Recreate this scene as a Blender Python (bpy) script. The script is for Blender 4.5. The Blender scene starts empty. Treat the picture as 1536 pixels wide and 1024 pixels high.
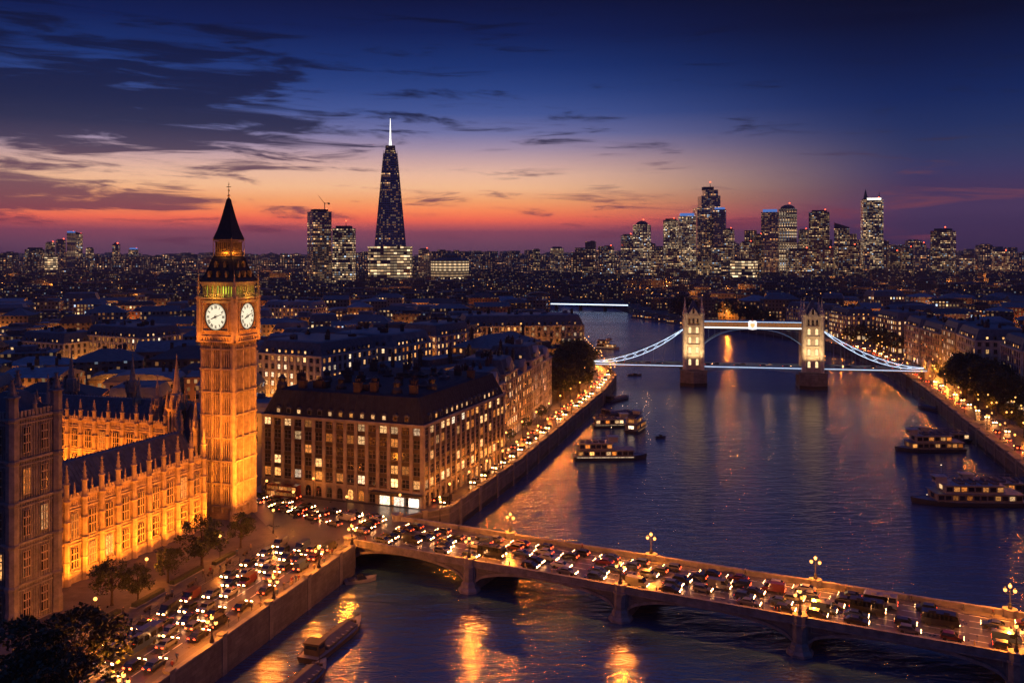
import bpy, math, random
import numpy as np
from mathutils import Vector, Matrix
from mathutils.geometry import tessellate_polygon
R = random.Random(7)
rad = math.radians
sc = bpy.context.scene
COL = sc.collection

# ------------------------------------------------------------------ camera
FPX, HY, CAMZ = 1350.0, 380.0, 77.0
cam_d = bpy.data.cameras.new("camera")
cam = bpy.data.objects.new("camera", cam_d); COL.objects.link(cam)
cam.location = (0, 0, CAMZ); cam.rotation_euler = (rad(90), 0, 0)
cam_d.sensor_width = 36; cam_d.lens = 36 * FPX / 1536
cam_d.shift_y = -(512 - HY) / 1536
cam_d.clip_start = 1; cam_d.clip_end = 40000
sc.camera = cam

def G(px, py, z=6.0):
    y = FPX * (CAMZ - z) / (py - HY)
    return ((px - 768) / FPX * y, y)
def ZAT(py, y):
    return CAMZ + (HY - py) / FPX * y

# ------------------------------------------------------------------ render settings
sc.view_settings.view_transform = 'Standard'; sc.view_settings.look = 'None'
sc.view_settings.exposure = 0.0; sc.view_settings.gamma = 1.0
cy = sc.cycles
cy.use_denoising = True
try: cy.denoiser = 'OPENIMAGEDENOISE'
except Exception: pass
cy.max_bounces = 5; cy.diffuse_bounces = 2; cy.glossy_bounces = 3; cy.transmission_bounces = 2
cy.caustics_reflective = False; cy.caustics_refractive = False
cy.sample_clamp_indirect = 5.0; cy.blur_glossy = .6; cy.use_light_tree = True
cy.use_adaptive_sampling = False

# ------------------------------------------------------------------ node helpers
def lin(c):
    return tuple(((x / 255) / 12.92 if x <= 10.3 else (((x / 255) + .055) / 1.055) ** 2.4) for x in c)
def nd(nt, t, ins=None, **props):
    n = nt.nodes.new(t)
    for k, v in props.items(): setattr(n, k, v)
    for k, v in (ins or {}).items():
        s = n.inputs[k]
        if hasattr(v, 'is_output') or isinstance(v, bpy.types.NodeSocket): nt.links.new(v, s)
        else: s.default_value = v
    return n
def mth(nt, op, a, b=None, c=None, clamp=False):
    ins = {0: a}
    if b is not None: ins[1] = b
    if c is not None: ins[2] = c
    return nd(nt, 'ShaderNodeMath', ins, operation=op, use_clamp=clamp).outputs[0]
def vmt(nt, op, a, b=None):
    ins = {0: a}
    if b is not None: ins[1] = b
    return nd(nt, 'ShaderNodeVectorMath', ins, operation=op).outputs[0]
def ramp(nt, fac, stops, interp='LINEAR'):
    n = nd(nt, 'ShaderNodeValToRGB', {0: fac})
    cr = n.color_ramp; cr.interpolation = interp
    while len(cr.elements) > 1: cr.elements.remove(cr.elements[-1])
    cr.elements[0].position = stops[0][0]; cr.elements[0].color = (*stops[0][1], 1)
    for p, c in stops[1:]:
        e = cr.elements.new(p); e.color = (*c, 1)
    return n.outputs[0]
def mixc(nt, fac, a, b, blend='MIX'):
    n = nd(nt, 'ShaderNodeMix', data_type='RGBA', blend_type=blend)
    for s, v in ((n.inputs[0], fac), (n.inputs[6], a), (n.inputs[7], b)):
        if isinstance(v, bpy.types.NodeSocket): nt.links.new(v, s)
        else: s.default_value = (*v, 1) if isinstance(v, tuple) and len(v) == 3 else v
    return n.outputs[2]
def smooth(nt, x, lo, hi):
    return nd(nt, 'ShaderNodeMapRange', {0: x, 1: lo, 2: hi, 3: 0.0, 4: 1.0}, interpolation_type='SMOOTHSTEP').outputs[0]

# ------------------------------------------------------------------ dusk sky
W = bpy.data.worlds.new("World"); sc.world = W; W.use_nodes = True
wt = W.node_tree; wt.nodes.clear()
tc = nd(wt, 'ShaderNodeTexCoord').outputs['Generated']
sx = nd(wt, 'ShaderNodeSeparateXYZ', {0: tc})
hor = mth(wt, 'SQRT', mth(wt, 'ADD', mth(wt, 'MULTIPLY', sx.outputs[0], sx.outputs[0]), mth(wt, 'MULTIPLY', sx.outputs[1], sx.outputs[1])))
elev = mth(wt, 'DIVIDE', sx.outputs[2], mth(wt, 'MAXIMUM', hor, 0.0001))
az = mth(wt, 'ARCTAN2', sx.outputs[0], sx.outputs[1])
e01 = mth(wt, 'DIVIDE', elev, 0.6, clamp=True)
def stops(rows):                     # brighter towards the horizon by what the evening haze takes away
    k = lambda h: float(np.interp(h, [0, .02, .036, .047, .06, .1, .2], [1.12, 1.22, 1.56, 1.46, 1.25, 1.06, 1.0]))
    return [(min(1, max(0, h / 0.6)), tuple(v * k(h) for v in lin(c))) for h, c in rows]
west = ramp(wt, e01, stops([(0, (108, 70, 90)), (.012, (130, 76, 94)), (.024, (152, 76, 88)), (.030, (200, 90, 82)), (.037, (248, 106, 70)), (.047, (255, 138, 80)), (.058, (255, 168, 106)),
    (.072, (255, 194, 146)), (.086, (246, 194, 164)), (.100, (220, 178, 172)), (.116, (172, 150, 174)), (.133, (118, 120, 170)), (.155, (70, 90, 154)),
    (.180, (44, 70, 136)), (.207, (24, 52, 116)), (.244, (11, 32, 86)), (.285, (5, 18, 58)), (.36, (24, 46, 110)), (.5, (42, 68, 138))]))
east = ramp(wt, e01, stops([(0, (62, 42, 70)), (.02, (72, 48, 78)), (.045, (70, 50, 80)), (.066, (68, 52, 86)), (.085, (58, 56, 96)), (.105, (46, 56, 98)), (.13, (30, 48, 96)), (.16, (15, 38, 90)),
    (.2, (7, 26, 70)), (.24, (4, 14, 44)), (.285, (3, 9, 30)), (.36, (20, 40, 100)), (.5, (38, 62, 130))]))
aw = mth(wt, 'ABSOLUTE', mth(wt, 'ADD', az, 0.22))
sky = mixc(wt, smooth(wt, aw, 0.17, 0.66), west, east)
# cloud bands, laid out on azimuth and elevation of the sky itself
cv = nd(wt, 'ShaderNodeCombineXYZ', {0: mth(wt, 'MULTIPLY', az, 8.5), 1: mth(wt, 'ADD', mth(wt, 'MULTIPLY', elev, 72.0), mth(wt, 'MULTIPLY', az, 1.0)), 2: 3.7}).outputs[0]
n1 = nd(wt, 'ShaderNodeTexNoise', {'Vector': cv, 'Scale': 1.0, 'Detail': 9.0, 'Roughness': 0.62, 'Distortion': 0.5}).outputs[0]
cv2 = nd(wt, 'ShaderNodeCombineXYZ', {0: mth(wt, 'MULTIPLY', az, 2.6), 1: mth(wt, 'MULTIPLY', elev, 15.0), 2: 9.1}).outputs[0]
n2 = nd(wt, 'ShaderNodeTexNoise', {'Vector': cv2, 'Scale': 1.6, 'Detail': 4.0, 'Roughness': 0.5}).outputs[0]
def band(x, c, w): # soft bump
    return mth(wt, 'SUBTRACT', 1.0, mth(wt, 'MINIMUM', mth(wt, 'ABSOLUTE', mth(wt, 'DIVIDE', mth(wt, 'SUBTRACT', x, c), w)), 1.0))
left = smooth(wt, mth(wt, 'MULTIPLY', az, -1.0), 0.04, 0.42)
b1 = mth(wt, 'MULTIPLY', mth(wt, 'POWER', band(elev, .130, .052), .6), mth(wt, 'ADD', mth(wt, 'MULTIPLY', left, .268), mth(wt, 'MULTIPLY', band(az, 0.02, .22), .07)))
b2 = mth(wt, 'MULTIPLY', band(elev, .064, .034), mth(wt, 'MULTIPLY', smooth(wt, mth(wt, 'MULTIPLY', az, -1.0), 0.24, 0.50), .22))
b3 = mth(wt, 'MULTIPLY', band(elev, .19, .07), mth(wt, 'MULTIPLY', left, .19))
b4 = mth(wt, 'MULTIPLY', band(elev, .050, .04), .07)
bias = mth(wt, 'ADD', mth(wt, 'ADD', b1, b2), mth(wt, 'ADD', b3, b4))
dens = mth(wt, 'ADD', mth(wt, 'ADD', mth(wt, 'MULTIPLY', n1, .86), mth(wt, 'MULTIPLY', n2, .14)), bias)
cl = mth(wt, 'MULTIPLY', smooth(wt, dens, .55, .70), .9)
ccol = ramp(wt, e01, stops([(0, (92, 56, 80)), (.03, (128, 56, 66)), (.05, (112, 60, 72)), (.075, (104, 66, 84)), (.095, (84, 58, 80)), (.11, (60, 52, 78)), (.135, (33, 37, 64)), (.165, (22, 30, 62)), (.2, (14, 27, 64)), (.25, (7, 18, 50))]))
fin = mixc(wt, cl, sky, ccol)
below = smooth(wt, elev, -.02, -.002)
fin = mixc(wt, below, lin((26, 22, 34)), fin)
bg = nd(wt, 'ShaderNodeBackground', {'Color': fin, 'Strength': 1.0})
wo = nd(wt, 'ShaderNodeOutputWorld', {'Surface': bg.outputs[0]})

# ------------------------------------------------------------------ mesh builder
class MB:
    def __init__(s): s.v, s.f, s.m = [], [], []
    def add(s, vs, fs, m=0):
        o = len(s.v); s.v.extend(tuple(map(float, p)) for p in vs)
        for f in fs: s.f.append(tuple(i + o for i in f)); s.m.append(m)
        return s
    def quad(s, a, b, c, d, m=0): return s.add([a, b, c, d], [(0, 1, 2, 3)], m)
    def box(s, x0, x1, y0, y1, z0, z1, m=0, bottom=True):
        vs = [(x0, y0, z0), (x1, y0, z0), (x1, y1, z0), (x0, y1, z0), (x0, y0, z1), (x1, y0, z1), (x1, y1, z1), (x0, y1, z1)]
        fs = [(0, 1, 5, 4), (1, 2, 6, 5), (2, 3, 7, 6), (3, 0, 4, 7), (4, 5, 6, 7)] + ([(3, 2, 1, 0)] if bottom else [])
        return s.add(vs, fs, m)
    def cbox(s, cx, cy_, z0, w, d, h, m=0, rz=0.0):
        vs = []
        c, sn = math.cos(rz), math.sin(rz)
        for z in (z0, z0 + h):
            for a, b in ((-w / 2, -d / 2), (w / 2, -d / 2), (w / 2, d / 2), (-w / 2, d / 2)):
                vs.append((cx + a * c - b * sn, cy_ + a * sn + b * c, z))
        return s.add(vs, [(0, 1, 5, 4), (1, 2, 6, 5), (2, 3, 7, 6), (3, 0, 4, 7), (4, 5, 6, 7), (3, 2, 1, 0)], m)
    def loft(s, rings, m=0, cap=True, mcap=None):
        n = len(rings[0]); vs = [p for r in rings for p in r]; fs = []
        for k in range(len(rings) - 1):
            for i in range(n):
                j = (i + 1) % n; fs.append((k * n + i, k * n + j, (k + 1) * n + j, (k + 1) * n + i))
        s.add(vs, fs, m)
        if cap:
            s.add(list(rings[-1]), [tuple(range(n))], m if mcap is None else mcap)
            s.add(list(rings[0]), [tuple(reversed(range(n)))], m)
        return s
    def prism(s, poly, z0, z1, m=0, mtop=None):
        return s.loft([[(x, y, z0) for x, y in poly], [(x, y, z1) for x, y in poly]], m, True, mtop)
    def lathe(s, prof, n=8, cx=0, cy_=0, m=0, rot=None, sq=False):
        a0 = math.pi / n if rot is None else rot
        k = 1 / math.cos(math.pi / n) if sq else 1
        rings = [[(cx + max(r, .001) * k * math.cos(a0 + 2 * math.pi * i / n), cy_ + max(r, .001) * k * math.sin(a0 + 2 * math.pi * i / n), z) for i in range(n)] for r, z in prof]
        return s.loft(rings, m)
    def tube(s, p, q, r0, r1=None, n=6, m=0):
        r1 = r0 if r1 is None else r1
        p, q = Vector(p), Vector(q); d = (q - p)
        if d.length < 1e-6: return s
        d.normalize(); a = d.orthogonal().normalized(); b = d.cross(a)
        rr = [[tuple(c + (a * math.cos(2 * math.pi * i / n) + b * math.sin(2 * math.pi * i / n)) * r) for i in range(n)] for c, r in ((p, r0), (q, r1))]
        return s.loft(rr, m)
    def path(s, pts, r, n=6, m=0):
        for a, b in zip(pts[:-1], pts[1:]): s.tube(a, b, r, r, n, m)
        return s
    def ball(s, c, r, m=0, n=8, k=5, sz=1.0):
        return s.lathe([(r * math.sin(math.pi * i / k), c[2] - r * sz * math.cos(math.pi * i / k)) for i in range(k + 1)], n, c[0], c[1], m)
    def pyr(s, cx, cy_, z0, w, d, h, m=0, top=0.02):
        return s.loft([[(cx + a * w / 2, cy_ + b * d / 2, z0) for a, b in ((-1, -1), (1, -1), (1, 1), (-1, 1))], [(cx + a * w / 2 * top, cy_ + b * d / 2 * top, z0 + h) for a, b in ((-1, -1), (1, -1), (1, 1), (-1, 1))]], m)
    def mesh(s, name, mats, smooth=False, uv=False):
        me = bpy.data.meshes.new(name); me.from_pydata(s.v, [], s.f)
        for m_ in (mats if isinstance(mats, (list, tuple)) else [mats]): me.materials.append(m_)
        if len(me.materials) > 1: me.polygons.foreach_set('material_index', s.m)
        if smooth: me.polygons.foreach_set('use_smooth', [True] * len(s.f))
        if uv:
            lay = me.uv_layers.new(name='UVMap')
            nl = len(me.loops); vi = np.empty(nl, np.int32); me.loops.foreach_get('vertex_index', vi)
            co = np.array(s.v)[vi]; npol = len(me.polygons)
            nr = np.empty(npol * 3, np.float32); me.polygons.foreach_get('normal', nr); nr = nr.reshape(-1, 3)
            tot = np.empty(npol, np.int32); me.polygons.foreach_get('loop_total', tot)
            nn = np.repeat(nr, tot, axis=0); side = np.abs(nn[:, 2]) < .75
            l = np.maximum(np.hypot(nn[:, 0], nn[:, 1]), 1e-6)
            u = np.where(side, (-nn[:, 1] * co[:, 0] + nn[:, 0] * co[:, 1]) / l, co[:, 0])
            v = np.where(side, co[:, 2], co[:, 1])
            lay.data.foreach_set('uv', np.stack([u, v], 1).astype(np.float32).ravel())
        me.update()
        return me
    def build(s, name, mats, parent=None, smooth=False, uv=False):
        return put(name, s.mesh(name, mats, smooth, uv), parent)
def put(name, me, parent=None, loc=None, rz=None):
    o = bpy.data.objects.new(name, me); COL.objects.link(o)
    if parent: o.parent = parent
    if loc is not None: o.location = loc
    if rz is not None: o.rotation_euler = (0, 0, rz)
    return o
def tag(o, label=None, cat=None, group=None, kind=None):
    if label: o['label'] = label
    if cat: o['category'] = cat
    if group: o['group'] = group
    if kind: o['kind'] = kind
    return o
def thing(name, label, cat, loc=(0, 0, 0), rz=0.0, group=None):
    o = bpy.data.objects.new(name, None); COL.objects.link(o); o.empty_display_size = .5
    o.location = loc; o.rotation_euler = (0, 0, rz)
    return tag(o, label, cat, group)
KIDS = {}
def kids(o): return [c for c in o.children]
def clone(root, loc, rz=0.0, label=None, group=None, scale=None, parent=None):
    c = root.copy(); COL.objects.link(c)
    if parent is not None: c.parent = parent
    else:
        c.location = loc; c.rotation_euler = (0, 0, rz)
        if scale: c.scale = (scale,) * 3
        if label: c['label'] = label
        if group: c['group'] = group
    for ch in root.children: clone(ch, None, parent=c)
    return c
def lamp(kind, loc, power, color, radius=.2, aim=None, angle=90, blend=.6, name="lamp_light"):
    d = bpy.data.lights.new(name, kind); d.energy = power; d.color = color
    if kind in ('POINT', 'SPOT'): d.shadow_soft_size = radius
    if kind == 'SPOT': d.spot_size = rad(angle); d.spot_blend = blend
    o = bpy.data.objects.new(name, d); COL.objects.link(o); o.location = loc
    if aim is not None: o.rotation_euler = (Vector(aim) - Vector(loc)).to_track_quat('-Z', 'Y').to_euler()
    return o

# ------------------------------------------------------------------ materials
def new_mat(name):
    m = bpy.data.materials.new(name); m.use_nodes = True
    nt = m.node_tree; nt.nodes.clear()
    p = nd(nt, 'ShaderNodeBsdfPrincipled'); o = nd(nt, 'ShaderNodeOutputMaterial', {'Surface': p.outputs[0]})
    return m, nt, p
def mat(name, c, rough=.8, var=.35, scale=.35, metal=0.0, bump=0.0, bscale=3.0, detail=5.0, streak=False, spec=.5):
    m, nt, p = new_mat(name)
    co = nd(nt, 'ShaderNodeTexCoord').outputs['Object']
    if streak: co = vmt(nt, 'MULTIPLY', co, (1, 1, .12))
    n = nd(nt, 'ShaderNodeTexNoise', {'Vector': co, 'Scale': scale, 'Detail': detail, 'Roughness': .65}).outputs[0]
    rnd = nd(nt, 'ShaderNodeObjectInfo').outputs['Random']
    k = mth(nt, 'ADD', mth(nt, 'MULTIPLY', smooth(nt, n, .25, .75), var * 2), 1 - var)
    k = mth(nt, 'MULTIPLY', k, mth(nt, 'ADD', mth(nt, 'MULTIPLY', rnd, var * .5), 1 - var * .25))
    col = nd(nt, 'ShaderNodeVectorMath', {0: (*c,), 'Scale': k}, operation='SCALE').outputs[0]
    nt.links.new(col, p.inputs['Base Color'])
    p.inputs['Roughness'].default_value = rough; p.inputs['Metallic'].default_value = metal
    p.inputs['Specular IOR Level'].default_value = spec
    if bump:
        nb = nd(nt, 'ShaderNodeTexNoise', {'Vector': nd(nt, 'ShaderNodeTexCoord').outputs['Object'], 'Scale': bscale, 'Detail': 3.0}).outputs[0]
        nt.links.new(nd(nt, 'ShaderNodeBump', {'Height': nb, 'Strength': bump, 'Distance': .1}).outputs[0], p.inputs['Normal'])
    return m
def brick_mat(name, c, c2, bw, bh, mortar=.03, rough=.85, var=.3, bump=.3):
    m, nt, p = new_mat(name)
    uv = nd(nt, 'ShaderNodeUVMap').outputs[0]
    b = nd(nt, 'ShaderNodeTexBrick', {'Vector': uv, 'Color1': (*c, 1), 'Color2': (*c2, 1), 'Mortar': (c[0] * .5, c[1] * .5, c[2] * .5, 1), 'Scale': 1.0, 'Mortar Size': mortar, 'Brick Width': bw, 'Row Height': bh})
    n = nd(nt, 'ShaderNodeTexNoise', {'Vector': nd(nt, 'ShaderNodeTexCoord').outputs['Object'], 'Scale': .3, 'Detail': 6.0, 'Roughness': .7}).outputs[0]
    k = mth(nt, 'ADD', mth(nt, 'MULTIPLY', smooth(nt, n, .25, .75), var * 2), 1 - var)
    col = nd(nt, 'ShaderNodeVectorMath', {0: b.outputs[0], 'Scale': k}, operation='SCALE').outputs[0]
    nt.links.new(col, p.inputs['Base Color']); p.inputs['Roughness'].default_value = rough
    nt.links.new(nd(nt, 'ShaderNodeBump', {'Height': b.outputs['Fac'], 'Strength': bump, 'Distance': .05}, invert=True).outputs[0], p.inputs['Normal'])
    return m
def glow(name, c, strength, sample=False, vary=0.0):
    m, nt, p = new_mat(name)
    p.inputs['Base Color'].default_value = (.02, .02, .02, 1); p.inputs['Roughness'].default_value = .4
    p.inputs['Emission Color'].default_value = (*c, 1); p.inputs['Emission Strength'].default_value = strength
    if vary:
        rnd = nd(nt, 'ShaderNodeObjectInfo').outputs['Random']
        n = nd(nt, 'ShaderNodeTexNoise', {'Vector': vmt(nt, 'ADD', nd(nt, 'ShaderNodeTexCoord').outputs['Object'], nd(nt, 'ShaderNodeCombineXYZ', {0: mth(nt, 'MULTIPLY', rnd, 50.0), 1: rnd, 2: 0.0}).outputs[0]), 'Scale': 2.4, 'Detail': 2.0}).outputs[0]
        k = mth(nt, 'MULTIPLY', mth(nt, 'ADD', mth(nt, 'MULTIPLY', mth(nt, 'POWER', rnd, 1.5), 1.4), .3), mth(nt, 'ADD', mth(nt, 'MULTIPLY', smooth(nt, n, .3, .7), 2 * vary), 1 - vary))
        nt.links.new(mth(nt, 'MULTIPLY', k, strength), p.inputs['Emission Strength'])
        hue = mixc(nt, mth(nt, 'FRACT', mth(nt, 'MULTIPLY', rnd, 7.13)), (c[0], c[1] * .78, c[2] * .55), (c[0], min(1, c[1] * 1.22), min(1, c[2] * 1.9)))
        nt.links.new(hue, p.inputs['Emission Color'])
    if not sample: m.cycles.emission_sampling = 'NONE'
    return m
def glass(name, c=(.01, .012, .016), rough=.12):
    m, nt, p = new_mat(name)
    p.inputs['Base Color'].default_value = (*c, 1); p.inputs['Roughness'].default_value = rough; p.inputs['Specular IOR Level'].default_value = .8
    return m
def city_mat(name, wall, cw, ch, ww, wh, lit, strength, row=0.0, warm=((1, .36, .09), (1, .68, .34)), roof=None, glassy=False, cool=.08):
    """wall of a distant building: window openings on the wall's own metres, some of them lit"""
    m, nt, p = new_mat(name)
    uv = nd(nt, 'ShaderNodeUVMap').outputs[0]
    q = vmt(nt, 'MULTIPLY', uv, (1 / cw, 1 / ch, 0))
    oi = nd(nt, 'ShaderNodeObjectInfo'); r = oi.outputs['Random']
    cell = vmt(nt, 'ADD', vmt(nt, 'FLOOR', q), nd(nt, 'ShaderNodeCombineXYZ', {0: .37, 1: .41, 2: mth(nt, 'MULTIPLY', r, 977.0)}).outputs[0])
    fr = nd(nt, 'ShaderNodeSeparateXYZ', {0: vmt(nt, 'FRACTION', q)})
    wn = nd(nt, 'ShaderNodeTexWhiteNoise', {'Vector': cell}, noise_dimensions='3D')
    wc = nd(nt, 'ShaderNodeSeparateXYZ', {0: wn.outputs['Color']})
    rowv = nd(nt, 'ShaderNodeTexWhiteNoise', {'Vector': vmt(nt, 'MULTIPLY', cell, (0, 1, 1))}, noise_dimensions='3D').outputs['Value']
    pat = nd(nt, 'ShaderNodeTexNoise', {'Vector': vmt(nt, 'MULTIPLY', cell, (.21, .33, 1)), 'Scale': 1.0, 'Detail': 1.0}).outputs[0]
    inx = mth(nt, 'LESS_THAN', mth(nt, 'ABSOLUTE', mth(nt, 'SUBTRACT', fr.outputs[0], .5)), ww / 2)
    iny = mth(nt, 'LESS_THAN', mth(nt, 'ABSOLUTE', mth(nt, 'SUBTRACT', fr.outputs[1], .5)), wh / 2)
    nz = nd(nt, 'ShaderNodeSeparateXYZ', {0: nd(nt, 'ShaderNodeNewGeometry').outputs['True Normal']}).outputs[2]
    side = mth(nt, 'LESS_THAN', mth(nt, 'ABSOLUTE', nz), .5)
    win = mth(nt, 'MULTIPLY', mth(nt, 'MULTIPLY', inx, iny), side)
    th = mth(nt, 'SUBTRACT', lit, mth(nt, 'MULTIPLY', mth(nt, 'SUBTRACT', .5, pat), lit * 4.5))
    on = mth(nt, 'LESS_THAN', wn.outputs['Value'], th)
    if row: on = mth(nt, 'MAXIMUM', on, mth(nt, 'MULTIPLY', mth(nt, 'LESS_THAN', rowv, row), mth(nt, 'GREATER_THAN', wn.outputs['Value'], .25)))
    k = mth(nt, 'MULTIPLY', mth(nt, 'MULTIPLY', win, on), mth(nt, 'ADD', mth(nt, 'MULTIPLY', mth(nt, 'POWER', wc.outputs[0], 3.0), 1.7), .14))
    col = mixc(nt, wc.outputs[1], warm[0], warm[1])
    col = mixc(nt, mth(nt, 'LESS_THAN', wc.outputs[2], cool), col, (.62, .78, 1.0))
    nt.links.new(col, p.inputs['Emission Color']); nt.links.new(mth(nt, 'MULTIPLY', k, strength), p.inputs['Emission Strength'])
    n = nd(nt, 'ShaderNodeTexNoise', {'Vector': nd(nt, 'ShaderNodeTexCoord').outputs['Object'], 'Scale': .12, 'Detail': 4.0}).outputs[0]
    kk = mth(nt, 'MULTIPLY', mth(nt, 'ADD', mth(nt, 'MULTIPLY', n, .8), .6), mth(nt, 'ADD', mth(nt, 'MULTIPLY', r, .7), .65))
    base = nd(nt, 'ShaderNodeVectorMath', {0: (*wall,), 'Scale': kk}, operation='SCALE').outputs[0]
    base = mixc(nt, win, base, (.015, .018, .025))
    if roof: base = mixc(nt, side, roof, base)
    nt.links.new(base, p.inputs['Base Color'])
    nt.links.new(mth(nt, 'SUBTRACT', .8, mth(nt, 'MULTIPLY', win, .65)) if not glassy else mth(nt, 'ADD', .16, mth(nt, 'MULTIPLY', n, .2)), p.inputs['Roughness'])
    if glassy: p.inputs['Metallic'].default_value = .45
    m.cycles.emission_sampling = 'NONE'
    return m

def wet_road():
    m, nt, p = new_mat("asphalt")
    co = nd(nt, 'ShaderNodeTexCoord').outputs['Object']
    n = nd(nt, 'ShaderNodeTexNoise', {'Vector': co, 'Scale': .22, 'Detail': 7.0, 'Roughness': .7}).outputs[0]
    n2 = nd(nt, 'ShaderNodeTexNoise', {'Vector': co, 'Scale': 6.0, 'Detail': 3.0}).outputs[0]
    nt.links.new(ramp(nt, n, [(.3, (.05, .047, .044)), (.5, (.078, .073, .068)), (.72, (.11, .1, .09))]), p.inputs['Base Color'])
    nt.links.new(nd(nt, 'ShaderNodeMapRange', {0: n, 1: .3, 2: .7, 3: .2, 4: .5}).outputs[0], p.inputs['Roughness'])
    nt.links.new(nd(nt, 'ShaderNodeBump', {'Height': n2, 'Strength': .25, 'Distance': .05}).outputs[0], p.inputs['Normal'])
    return m
def river_mat():
    m, nt, p = new_mat("river_water")
    co = nd(nt, 'ShaderNodeTexCoord').outputs['Object']
    big = nd(nt, 'ShaderNodeTexNoise', {'Vector': vmt(nt, 'MULTIPLY', co, (.006, .012, 1)), 'Scale': 1.0, 'Detail': 4.0, 'Roughness': .6, 'Distortion': .6}).outputs[0]
    a = nd(nt, 'ShaderNodeTexNoise', {'Vector': vmt(nt, 'MULTIPLY', co, (.12, .34, 1)), 'Scale': 1.0, 'Detail': 3.0, 'Roughness': .55, 'Distortion': .8}).outputs[0]
    b = nd(nt, 'ShaderNodeTexNoise', {'Vector': vmt(nt, 'MULTIPLY', co, (.55, 1.1, 1)), 'Scale': 1.0, 'Detail': 4.0, 'Roughness': .6, 'Distortion': .5}).outputs[0]
    rough_area = smooth(nt, big, .35, .65)
    h = mth(nt, 'ADD', mth(nt, 'MULTIPLY', a, 2.0), mth(nt, 'MULTIPLY', b, mth(nt, 'ADD', .35, mth(nt, 'MULTIPLY', rough_area, .5))))
    nt.links.new(nd(nt, 'ShaderNodeBump', {'Height': h, 'Strength': 1.0, 'Distance': .2}).outputs[0], p.inputs['Normal'])
    nt.links.new(ramp(nt, big, [(.3, (.018, .052, .105)), (.7, (.028, .074, .145))]), p.inputs['Base Color'])
    nt.links.new(nd(nt, 'ShaderNodeMapRange', {0: rough_area, 1: 0.0, 2: 1.0, 3: .14, 4: .22}).outputs[0], p.inputs['Roughness'])
    p.inputs['IOR'].default_value = 1.6; p.inputs['Specular IOR Level'].default_value = .9
    return m

M = {}
M['ground'] = mat('ground_earth', (.05, .048, .045), .9, .4, .08)
M['asphalt'] = wet_road()
M['paving'] = brick_mat('paving', (.085, .078, .07), (.105, .096, .086), 1.6, 1.1, .02, .7, .3, .15)
M['hedge'] = mat('hedge_leaf', (.03, .04, .016), .8, .5, 3.0, bump=.6, bscale=6)
M['kerb'] = mat('kerb_stone', (.24, .23, .21), .8, .3)
M['water'] = river_mat()
M['wallstone'] = brick_mat('embankment_stone', (.09, .085, .08), (.12, .113, .105), 2.2, .8, .02, .85, .4, .5)
M['coping'] = mat('coping_stone', (.17, .158, .145), .8, .35)
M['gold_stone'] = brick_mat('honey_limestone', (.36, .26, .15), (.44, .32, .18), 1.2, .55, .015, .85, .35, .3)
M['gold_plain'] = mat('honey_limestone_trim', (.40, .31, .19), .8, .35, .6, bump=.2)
M['grime'] = brick_mat('weathered_limestone', (.17, .15, .13), (.22, .20, .17), 1.2, .55, .015, .9, .4, .3)  # darker copy of the palace stone; missing floodlight put into the colour
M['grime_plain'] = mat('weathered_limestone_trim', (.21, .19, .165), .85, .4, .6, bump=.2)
M['slate'] = mat('roof_slate', (.06, .067, .08), .5, .4, .7, bump=.3, bscale=5)
M['slate2'] = mat('roof_slate_pale', (.095, .103, .12), .55, .4, .3, bump=.2)
M['hotel_roof'] = mat('dark_ribbed_roof', (.026, .028, .036), .75, .4, .8, spec=.15)
M['lead'] = mat('roof_lead', (.13, .14, .165), .45, .35, .25)
M['iron'] = mat('cast_iron_roof', (.035, .03, .028), .5, .3, 1.0, metal=.4)
M['gilt'] = mat('gilding', (.55, .36, .12), .4, .3, 1.0, metal=.7)
M['bronze'] = mat('dark_bronze', (.05, .045, .04), .45, .3, 1.0, metal=.5)
M['bay'] = mat('bronze_bay_panel', (.05, .036, .026), .5, .3, .6, metal=.3)
M['hotel'] = brick_mat('sandstone', (.19, .165, .14), (.23, .20, .17), 1.4, .6, .012, .8, .35, .2)
M['hotel_pale'] = mat('sandstone_trim', (.225, .20, .172), .75, .3, .4)
M['cream'] = brick_mat('cream_stone', (.30, .275, .25), (.34, .31, .28), 1.3, .55, .01, .8, .35, .15)
M['cream_plain'] = mat('cream_stone_trim', (.36, .335, .3), .8, .3, .4)
M['brick'] = brick_mat('red_brick', (.20, .095, .06), (.26, .12, .08), .6, .2, .01, .9, .35, .1)
M['stack'] = mat('sooty_brick', (.05, .034, .028), .9, .4, 1.0)
M['glass'] = glass('window_glass')
M['frame'] = mat('window_frame', (.12, .11, .1), .6, .2)
M['whiteframe'] = mat('white_window_frame', (.5, .48, .44), .5, .15)
M['lit1'] = glow('lit_window_warm', (1, .50, .15), 1.05, vary=.65)
M['lit2'] = glow('lit_window_pale', (1, .66, .30), 1.4, vary=.6)
M['lit3'] = glow('lit_window_amber', (1, .34, .06), .5, vary=.6)
M['shop'] = glow('lit_shopfront', (1, .74, .45), 2.2, vary=.5)
M['dial'] = glow('clock_dial_glow', (1, .84, .58), 1.1)
M['green'] = glow('belfry_glow', (.66, .80, .06), 1.25, vary=.25)
M['bulb'] = glow('street_lamp_glow', (1, .42, .09), 3.6)
M['bulbw'] = glow('white_lamp_glow', (1, .7, .4), 8.0)
M['led'] = glow('bridge_led_line', (.62, .78, 1.0), 2.4)
M['ledw'] = glow('bridge_led_white', (1, .9, .8), 1.7)
M['head'] = glow('headlight_glow', (1, .40, .13), 75.0, sample=True)
M['tail'] = glow('taillight_glow', (1, .06, .015), 16.0)
M['redlamp'] = glow('red_beacon_glow', (1, .08, .03), 8.0)
M['black'] = mat('black_iron', (.015, .015, .016), .45, .2, 1.0, metal=.3)
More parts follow.
